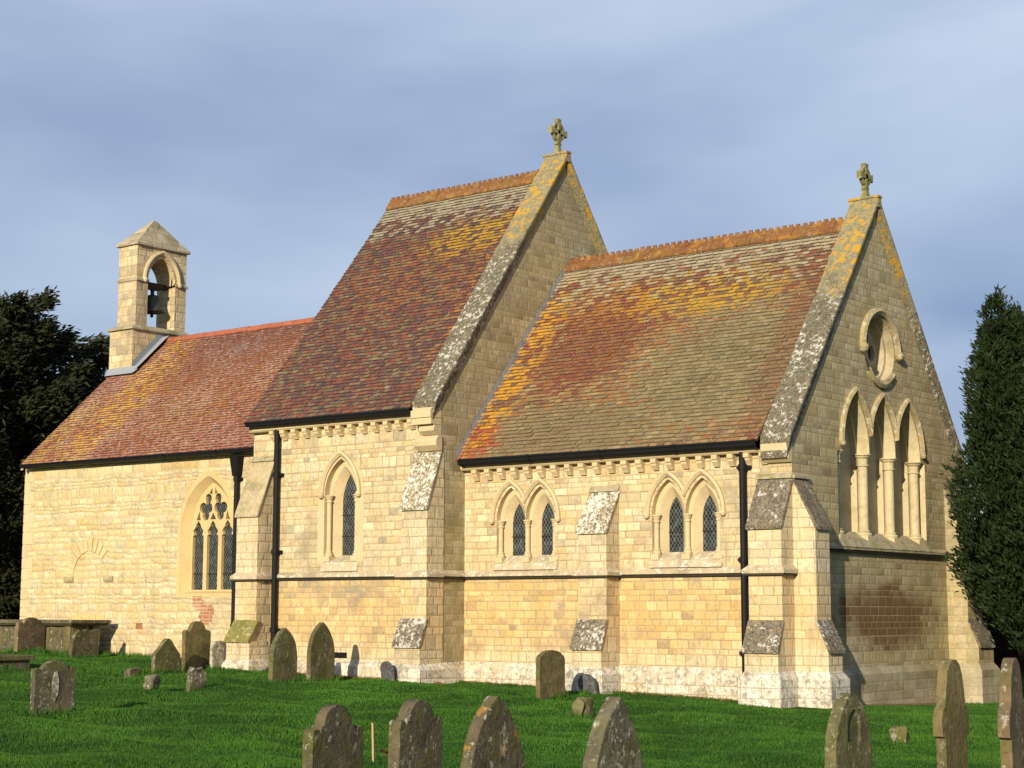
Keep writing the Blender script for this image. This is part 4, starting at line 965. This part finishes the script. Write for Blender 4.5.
def gravestone(name, label, kind, loc, w, h, t, rotz, mat, lean=(0, 0), group=None, cat='gravestone', recess=None, bev=.012, rough=0.):
    pl = prof(kind, w, h)
    mb = MB()
    if recess:
        hole, dp = recess
        mb.plate(pl, [hole], lambda u, z: (t/2, u, z)); mb.strip([(t/2, p[0], p[1]) for p in hole], [(t/2-dp, p[0], p[1]) for p in hole]); mb.plate(hole, [], lambda u, z: (t/2-dp, u, z))
        mb.plate(pl, [], lambda u, z: (-t/2, u, z)); mb.strip([(t/2, p[0], p[1]) for p in pl], [(-t/2, p[0], p[1]) for p in pl])
        bev = 0
    else:
        mb.prism(pl, -t/2, t/2, lambda a, p, q: (a, p, q))
    o = mb.build(name, mat, None, bevel=bev, loc=(0,0,0))
    if rough:
        bm = bmesh.new(); bm.from_mesh(o.data); bmesh.ops.subdivide_edges(bm, edges=bm.edges, cuts=2, use_grid_fill=True); bmesh.ops.triangulate(bm, faces=bm.faces); bmesh.ops.subdivide_edges(bm, edges=bm.edges, cuts=1)
        for v in bm.verts: n_ = noise.noise_vector(v.co*6+Vector((loc[0],)*3)); v.co += n_*rough
        bm.to_mesh(o.data); bm.free()
    # weathering of the outline
    sd_ = random.random()*50
    for v in o.data.vertices:
        c = v.co; n_ = noise.noise_vector(c*5+Vector((sd_,)*3)); v.co = c+Vector((n_.x*.005, n_.y*.008, n_.z*.008 if c.z > 0 else 0))
    o.location = (loc[0], loc[1], float(gz(loc[0], loc[1])))
    o.rotation_euler = (R(lean[0]), R(lean[1]), R(rotz))
    TUFTS.append((loc[0], loc[1], w/2+.08, t/2+.1, .13, int(w*500)))
    return tag(o, label, cat, group)
GS = 'gravestone'; GG = 'gravestones in the churchyard'
gravestone(GS, 'worn brown headstone with a flaked oval scar, alone on the grass at the left', 'scroll', (-5.57,-10.98), .64, .72, .1, -4, M['g_brown'], (2, 3), GG)
flk = MB(); flk.prism([(-.05,.2),(.0,.16),(.05,.26),(.06,.45),(.03,.57),(-.02,.56),(-.05,.4)], .045, .062, lambda a, p, q: (a, p, q))
o_ = [o for o in COL.objects if o.name == GS][0]
f_ = flk.build('flaked_scar', M['g_grey'], None, bevel=.006, loc=(0,0,0)); f_.parent = o_
gravestone(GS, 'round shouldered headstone standing in front of the middle of the chest tomb', 'scroll', (-18.5,-1.75), .8, .78, .1, 6, M['g_pink'], (0, 2), GG)
gravestone(GS, 'broken topped headstone standing before the right end of the chest tomb', 'broken', (-17.02,-1.4), .8, .64, .1, 4, M['g_brown'], (-4, 2), GG)
gravestone(GS, 'mossy headstone with a pointed gable top in front of the old nave wall', 'gable', (-12.34,-3.09), .68, .66, .1, 2, M['g_green'], (0, 2), GG)
gravestone(GS, 'tall brown headstone with square shoulders and round head near the old nave window', 'shoulder', (-12.74,-1.94), .68, 1.0, .11, 0, M['g_olive'], (0, 0), GG)
gravestone(GS, 'small pale lichened headstone set close against the mossy buttress', 'eared', (-12.52,-1.5), .46, .57, .08, 0, M['g_grey'], (0, 0), GG)
gravestone(GS, 'short crooked lichen crusted marker stone right of the squat square stump', 'rough', (-7.96,-6.22), .34, .43, .12, 0, M['g_mottled'], (4, 4), GG, rough=.04)
gravestone(GS, 'green pointed arch headstone beside the foot of the nave downpipe', 'gothic', (-9.17,-2.99), .66, 1.03, .11, 2, M['g_green'], (0, 1), GG)
gravestone(GS, 'green pointed arch headstone just left of the small black wall vent', 'gothic', (-8.99,-2.16), .7, 1.12, .1, 3, M['g_green'], (0, 0), GG)
gravestone(GS, 'plain olive headstone with low shouldered round top by the middle chancel buttress', 'eared', (-3.58,-2.11), .7, .82, .09, -2, M['g_olive'], (0, 0), GG)
gravestone(GS, 'dark brown front headstone with square shoulders and broad round head, left of the thin stake', 'shoulder', (5.96,-17.45), .55, 1.05, .09, 4, M['g_brown'], (0, 0), GG)
gravestone(GS, 'dark brown front headstone with square shoulders, right of the thin stake', 'shoulder', (6.4,-17.11), .47, 1.15, .1, 2, M['g_brown'], (0, 1), GG)
gravestone(GS, 'dark front headstone with pointed arch top and orange lichen near its tip', 'gothic', (6.84,-16.77), .68, 1.17, .1, 3, M['g_orange'], (0, -1), GG)
gravestone(GS, 'grey lichen streaked front headstone with a pointed arch top, below the small mossy stump', 'gothic', (7.46,-16.26), .65, 1.24, .12, 2, M['g_mottled'], (-2, 0), GG)
rec = [(x, z) for x, z in lancet(0, .1, .82, .92, 1.05, 8)]
gravestone(GS, 'mossy headstone with a recessed pointed niche carved in its head', 'ogiveround', (8.62,-14.99), .56, 1.16, .09, 0, M['g_green'], (0, 0), GG, recess=(rec, .022))
gravestone(GS, 'tall slender dark headstone with rounded top standing before the corner of the east wall', 'knuckle', (8.91,-13.9), .41, 1.43, .08, -2, M['g_olive'], (0, 0), GG)
gravestone(GS, 'tall slender pinkish headstone with white lichen on its shoulder at the right edge', 'knuckle', (9.43,-14.02), .5, 1.43, .085, 10, M['g_pink'], (0, 0), GG)
# stumps
gravestone('stone_stump', 'low grey broken stump half sunk in the longer grass beside the gabled headstone', 'rough', (-12.4,-3.87), .34, .18, .16, 10, M['g_brown'], (0, 0), 'grave stumps in the grass', 'stone', bev=.03, rough=.05)
gravestone('stone_stump', 'squat square stone stump on the lawn left of the crooked marker stone', 'stub', (-8.0,-7.14), .25, .24, .18, 20, M['g_mottled'], (0, 0), 'grave stumps in the grass', 'stone', bev=.03, rough=.05)
gravestone('stone_stump', 'mossy tilted stone stump on the lawn below the middle chancel buttress', 'stub', (-.78,-5.09), .4, .26, .2, 12, M['g_green'], (3, 3), 'grave stumps in the grass', 'stone', bev=.04, rough=.06)
gravestone('stone_stump', 'small square stone stump on the grass in front of the east wall', 'stub', (4.69,-5.93), .26, .21, .2, 15, M['g_green'], (0, 0), 'grave stumps in the grass', 'stone', bev=.03, rough=.05)

gravestone(GS, 'tiny blue grey slab leaning on the white plinth of the middle chancel buttress', 'eared', (-3.72,-.78), .42, .36, .05, 80, M['g_slate'], (0, -12), GG)
gravestone(GS, 'tiny blue grey slab leaning on the plinth of the buttress between nave and chancel', 'eared', (-7.83,-1.52), .36, .4, .05, 80, M['g_slate'], (0, -10), GG)
# chest tomb and ledger
tz = float(gz(-18.5,-1.0))
tomb = empty('chest_tomb', (-19.4, -.95, tz), (0, 0, R(3))); tag(tomb, 'long chest tomb with a heavy moulded slab lid against the west end of the church', 'tomb')
def tb(name, fn, mat, bev=.01):
    mb = MB(); fn(mb); o = mb.build(name, mat, None, bevel=bev, loc=(0,0,0)); o.parent = tomb; return o
tb('lid', lambda m: (m.frust((-2.35,1.85,-.5,.5,.66),(-2.45,1.95,-.58,.58,.72)), m.box(-2.45,1.95,-.58,.58,.72,.79)), M['g_brown'])
tb('side_panel', lambda m: m.box(-2.2,1.7,-.4,.4,-.3,.66), M['g_brown'])
for x in (-2.2, -.9, .4, 1.62): tb('pilaster', lambda m: m.box(x-.09,x+.12,-.45,-.39,-.3,.66), M['g_olive'])
for y in (-.3, .3): tb('pilaster', lambda m: m.box(1.69,1.76,y-.1,y+.1,-.3,.66), M['g_olive'])
lz = float(gz(-14.6,-5.3))
led = empty('ledger_tomb', (-14.9, -5.35, lz), (0, 0, R(2))); tag(led, 'flat mossy ledger slab raised on rough bricks at the left edge', 'tomb')
mb = MB(); mb.box(-1.3,.75,-.5,.5,.2,.3); o = mb.build('slab', M['g_green'], None, bevel=.02, loc=(0,0,0)); o.parent = led
mb = MB()
for i in range(11):
    for j in range(2): mb.box(-1.2+i*.17+j*.05, -1.2+i*.17+.15+j*.05, -.4+random.uniform(.08,.2), .4, -.2+j*.0+.1*j, .1+.1*j-.004)
o = mb.build('brick_base', M['g_brown'], None, loc=(0,0,0)); o.parent = led
# stake, withered flowers
sz = float(gz(1.42,-12.06))
mb = MB(); mb.box(-.011,.011,-.011,.011,-.1,.42); o = mb.build('stake', M['wood'], None, loc=(1.42,-12.06,sz)); o.rotation_euler = (R(1), R(-1.5), .3); tag(o, 'thin pale wooden stake stuck in the grass between two front headstones', 'stake')
def posy(name, loc, h, label, n=9, rad=.05):
    r_ = empty(name, (loc[0], loc[1], float(gz(loc[0], loc[1])))); tag(r_, label, 'flowers')
    for i in range(n):
        a = random.uniform(0, 6.28); s = random.uniform(.3, 1)*rad; tx, ty, tz_ = math.cos(a)*s*1.6, math.sin(a)*s*1.6, h*random.uniform(.75, 1.0)
        m = MB(); m.tube([(0,0,-.02), (tx*.4,ty*.4,tz_*.6), (tx,ty,tz_)], .004, 5); o = m.build('stem', M['dry'], None, loc=(0,0,0)); o.parent = r_
        m = MB(); rr = rad*.5
        for j in range(7):
            b = j*.9; m.add([(tx,ty,tz_), (tx+rr*math.cos(b),ty+rr*math.sin(b),tz_+rr*.5), (tx+rr*.9*math.cos(b+.5),ty+rr*.9*math.sin(b+.5),tz_+rr*.9), (tx+.2*rr*math.cos(b+.3),ty+.2*rr*math.sin(b+.3),tz_+rr*.7)], [(0,1,2,3)])
        o = m.build('flower_head', M['dry'], None, loc=(0,0,0), fix=False); o.parent = r_
posy('withered_flowers', (1.62,-12.0), .1, 'withered dark flowers lying at the foot of the thin stake', 8, .08)
posy('withered_flowers', (4.6,-15.9), .62, 'dried flower heads on stems rising behind the left front headstone', 4, .045)

for i in range(24): TUFTS.append((-12+.5*i if i < 10 else -7.2+.5*(i-10), -1.05 if i < 10 else -.3, .06, .3, .1, 160))
for i in range(18): TUFTS.append((-21+.5*i, -.2, .12, .3, .14, 220))
for x_, y_ in ((-17.4,-1.5),(-18.2,-1.6),(-19,-1.6),(-14.2,-5.4),(-14.5,-5.9),(-13.2,-3.6),(-12.9,-3.9)): TUFTS.append((x_, y_, .25, .35, .18, 320))
make_grass()

# ------------------------------------------------------------------ TREES
def sprays(P, D, n_leaf, ln, wd, spread, droop, r):
    """fans of narrow leaf blades at points P growing along D"""
    m = len(P); N = m*n_leaf
    p = np.repeat(P, n_leaf, 0); d = np.repeat(D, n_leaf, 0)
    d = d + r.normal(0, spread, (N, 3)); d[:,2] -= droop; d /= np.linalg.norm(d, axis=1)[:,None]
    s = np.cross(d, r.normal(0, 1, (N, 3))); s /= np.linalg.norm(s, axis=1)[:,None]
    L_ = ln*r.uniform(.6, 1.25, N)[:,None]; W_ = wd*r.uniform(.7, 1.2, N)[:,None]
    p = p + r.normal(0, ln*.35, (N, 3))
    V = np.empty((N, 4, 3)); V[:,0] = p; V[:,1] = p+d*L_*.5+s*W_; V[:,2] = p+d*L_; V[:,3] = p+d*L_*.5-s*W_
    q = np.repeat(r.random(m), n_leaf)*.7+r.random(N)*.3
    return V.reshape(-1, 3), np.arange(4*N).reshape(-1, 4), q
def trunk_mesh(parent, base, h, r0, mat, limbs=()):
    mb = MB(); n = 7
    mb.tube([(base[0]+.06*math.sin(i*1.3), base[1]+.06*math.cos(i), base[2]-.3+(h+.3)*i/n) for i in range(n+1)], [r0*(1.25 if i == 0 else 1)*(1-.75*i/n) for i in range(n+1)], 10)
    for a, b, r in limbs:
        mb.tube([a, (Vector(a)+Vector(b))/2+Vector((0,0,.15)), b], [r, r*.7, r*.3], 7)
    return mb.build('trunk', mat, parent, fix=True, weld=False)

def broad_yew(name, loc, H, RX, n_limb, n_spray, label, mat, seed, nleaf=9, ln=.3, wd=.045, group='trees around the church'):
    r = np.random.default_rng(seed); root = empty(name, loc); tag(root, label, 'tree', group)
    pts = []; dirs = []; limbs = []
    for i in range(n_limb):
        f = (i+.5)/n_limb; z0 = H*(.06+.8*f); az = i*2.39996+r.uniform(-.3,.3)
        prof_ = math.sqrt(max(0, 1-(max(0,f-.28)/.72)**1.7)) if f > .28 else .86+.14*f/.28
        Lb = RX*prof_*r.uniform(.62, 1.2)+.4; rise = .15+.75*f
        d = np.array([math.cos(az), math.sin(az), rise]); d /= np.linalg.norm(d)
        a = np.array([0,0,z0*.86]); e = a+d*Lb
        limbs.append((tuple(np.array(loc)+a), tuple(np.array(loc)+a+d*Lb*.8), .05+.05*(1-f)))
        m = int(n_spray/n_limb); t = r.uniform(.25, 1, m)**.7
        pp = a+d*(Lb*t)[:,None]; wdt = .34*Lb*(1.12-t)[:,None]
        off = r.normal(0, 1, (m,3)); off[:,2] *= .45; pp = pp+off*wdt*.55; pp[:,2] -= .12*(t*Lb)**1.2*.35
        out_ = pp-np.array([0,0,1])*pp[:,2:3]; out_ /= np.linalg.norm(out_, axis=1)[:,None]+1e-6
        dd = out_*.9+np.array([0,0,.25]); pts.append(pp+np.array(loc)); dirs.append(dd)
    V, F_, q = sprays(np.concatenate(pts), np.concatenate(dirs), nleaf, ln, wd, .42, .12, r)
    keep = V.reshape(-1,4,3)[:,:,2].min(1) > loc[2]+.05
    V = V.reshape(-1,4,3)[keep].reshape(-1,3); q = q[keep]; F_ = np.arange(len(V)).reshape(-1,4)
    rawmesh('crown', V, F_, mat, root, rnd=q)
    trunk_mesh(root, loc, H*.8, .35, M['bark'], limbs)
    return root
def column_yew(name, loc, H, RX, n_spire, n_spray, label, mat, seed, nleaf=8, ln=.2, wd=.035, z_bot=.6, group='trees around the church'):
    r = np.random.default_rng(seed); root = empty(name, loc); tag(root, label, 'tree', group)
    pts = []; dirs = []
    for i in range(n_spire):
        rad = RX*math.sqrt((i+.5)/n_spire)*.72; az = i*2.39996
        h = H*(1-.04*(rad/RX)**2)*r.uniform(.87, 1.02); bx_, by_ = rad*math.cos(az), rad*math.sin(az)
        m = int(n_spray/n_spire); t = r.uniform(0, 1, m)
        z = z_bot+(h-z_bot)*t; rs = RX*.36*(np.clip(1-t, 0, 1)**.58)*(.55+.45*np.minimum(1, (z-z_bot)/.8+.3))
        low_ = np.minimum(1, (z-z_bot)/1.7); rs = rs*(.45+.55*low_)*(1+.25*np.sin(z*3.1+i)+.15*np.sin(z*7+2*i)); a = r.uniform(0, 2*math.pi, m); k_ = np.sqrt(r.uniform(.3, 1, m))
        lean = 1-.02*(z/h)
        x = bx_*lean*(.55+.45*low_)+rs*k_*np.cos(a); y = by_*lean*(.55+.45*low_)+rs*k_*np.sin(a)
        pts.append(np.stack([x, y, z], 1)+np.array(loc)); dirs.append(np.stack([np.cos(a)*.75, np.sin(a)*.75, np.full(m, .8)], 1))
        # pointed tip shoots
        mt = 26; tz_ = h+np.linspace(-.6, .16, mt); pts.append(np.stack([np.full(mt, bx_*.9)+r.normal(0,.035,mt), np.full(mt, by_*.9)+r.normal(0,.035,mt), tz_], 1)+np.array(loc)); dirs.append(np.stack([r.normal(0,.3,mt), r.normal(0,.3,mt), np.ones(mt)], 1))
    V, F_, q = sprays(np.concatenate(pts), np.concatenate(dirs), nleaf, ln, wd, .45, 0., r)
    rawmesh('crown', V, F_, mat, root, rnd=q)
    trunk_mesh(root, loc, H*.6, .22, M['bark'])
    return root
YG = 'trees around the church'
broad_yew('yew_tree', (-29.6, 4.0, .6), 12.1, 5.2, 100, 12000, 'very dark spreading yew with ragged drooping boughs beyond the west end', M['yew'], 3, nleaf=10, ln=.28, wd=.035)
broad_yew('yew_tree', (-27.4, 8.6, .6), 9.5, 3.6, 60, 7000, 'lower dark yew partly behind the bellcote end of the roof', M['yew'], 5, nleaf=10, ln=.28, wd=.035)
column_yew('cypress_tree', (2.66, 6.1, -.42), 7.75, 2.5, 46, 44000, 'dense dark green upright cypress with many pointed tips beside the east wall', M['cypress'], 8, nleaf=9, ln=.12, wd=.02, z_bot=1.15)
# bare tree far behind
def bare_tree(loc, H):
    root = empty('bare_tree', loc); tag(root, 'leafless tree with fine twigs far behind between the church and the cypress', 'tree', YG)
    mb = MB(); mbt = MB(); rr = random.Random(4)
    def grow(p, d, L_, r, lev):
        e = p+d*L_; (mb if lev < 3 else mbt).tube([p, (p+e)/2+Vector((rr.uniform(-.05,.05),)*3)*L_, e], [r, r*.85, r*.65], 5 if lev < 3 else 3, cap=False)
        if lev >= 6: return
        for _ in range(3 if lev > 0 else 5):
            nd = (d+Vector((rr.gauss(0,.5), rr.gauss(0,.5), rr.gauss(.12,.35)))).normalized(); grow(e, nd, L_*rr.uniform(.6,.82), r*.6, lev+1)
    grow(Vector(loc)-Vector((0,0,.2)), Vector((0,0,1)), H*.3, .18, 0)
    mb.build('trunk', M['twig'], root, fix=False, weld=False); mbt.build('crown', M['twig'], root, fix=False, weld=False)
bare_tree((-8.5, 30, 0), 7.2)
# hedge at the back
def hedge(name, x0, x1, y, depth, h, label, n, seed, mat):
    r = np.random.default_rng(seed); root = empty(name, ((x0+x1)/2, y, float(ground((x0+x1)/2, y)))); tag(root, label, 'hedge')
    x = r.uniform(x0, x1, n); hh = h*(1+.12*np.sin(x*1.3)+.08*np.sin(x*3.7)); z = hh*np.sqrt(r.random(n))+ground(x, np.full(n, y)); yy = y+r.uniform(-depth, depth, n)
    D = np.stack([r.normal(0,.4,n), -np.ones(n)*.5, np.ones(n)*.6], 1)
    V, F_, q = sprays(np.stack([x, yy, z], 1), D, 8, .3, .07, .5, 0, r)
    rawmesh('foliage', V, F_, mat, root, rnd=q)
    mb = MB(); mb.box(x0, x1, y-depth*.3, y+depth*.3, float(ground(x0, y))-.6, h*.75); mb.build('branches', M['bark'], root)
hedge('hedge', -9, 22, 16, 1.2, 3.2, 'dark tall hedge closing the churchyard behind the cypress', 7000, 21, M['hedge'])
hedge('hedge', -46, -23, 11, 1.8, 7.5, 'dark hedge in the shade behind the yews at the far left', 14000, 22, M['hedge'])
# fence behind the east end
fr = empty('wooden_fence', (5, 13, float(ground(5, 13)))); tag(fr, 'grey post and rail fence in front of the hedge behind the east end', 'fence')
gf_ = lambda x: float(ground(x, 13))
for x in (1, 3, 5, 7, 9, 11):
    mb = MB(); mb.box(x-.06, x+.06, 12.94, 13.06, gf_(x)-.3, gf_(x)+1.15); mb.build('post', M['wood_grey'], fr)
for z in (.35, .7, 1.05):
    mb = MB(); mb.box(.8, 11.2, 12.9, 12.94, gf_(6)+z-.05, gf_(6)+z+.05); mb.build('rail', M['wood_grey'], fr)

scn.render.engine = 'CYCLES'
scn.cycles.max_bounces = 6; scn.cycles.diffuse_bounces = 3; scn.cycles.glossy_bounces = 3
scn.cycles.use_denoising = True
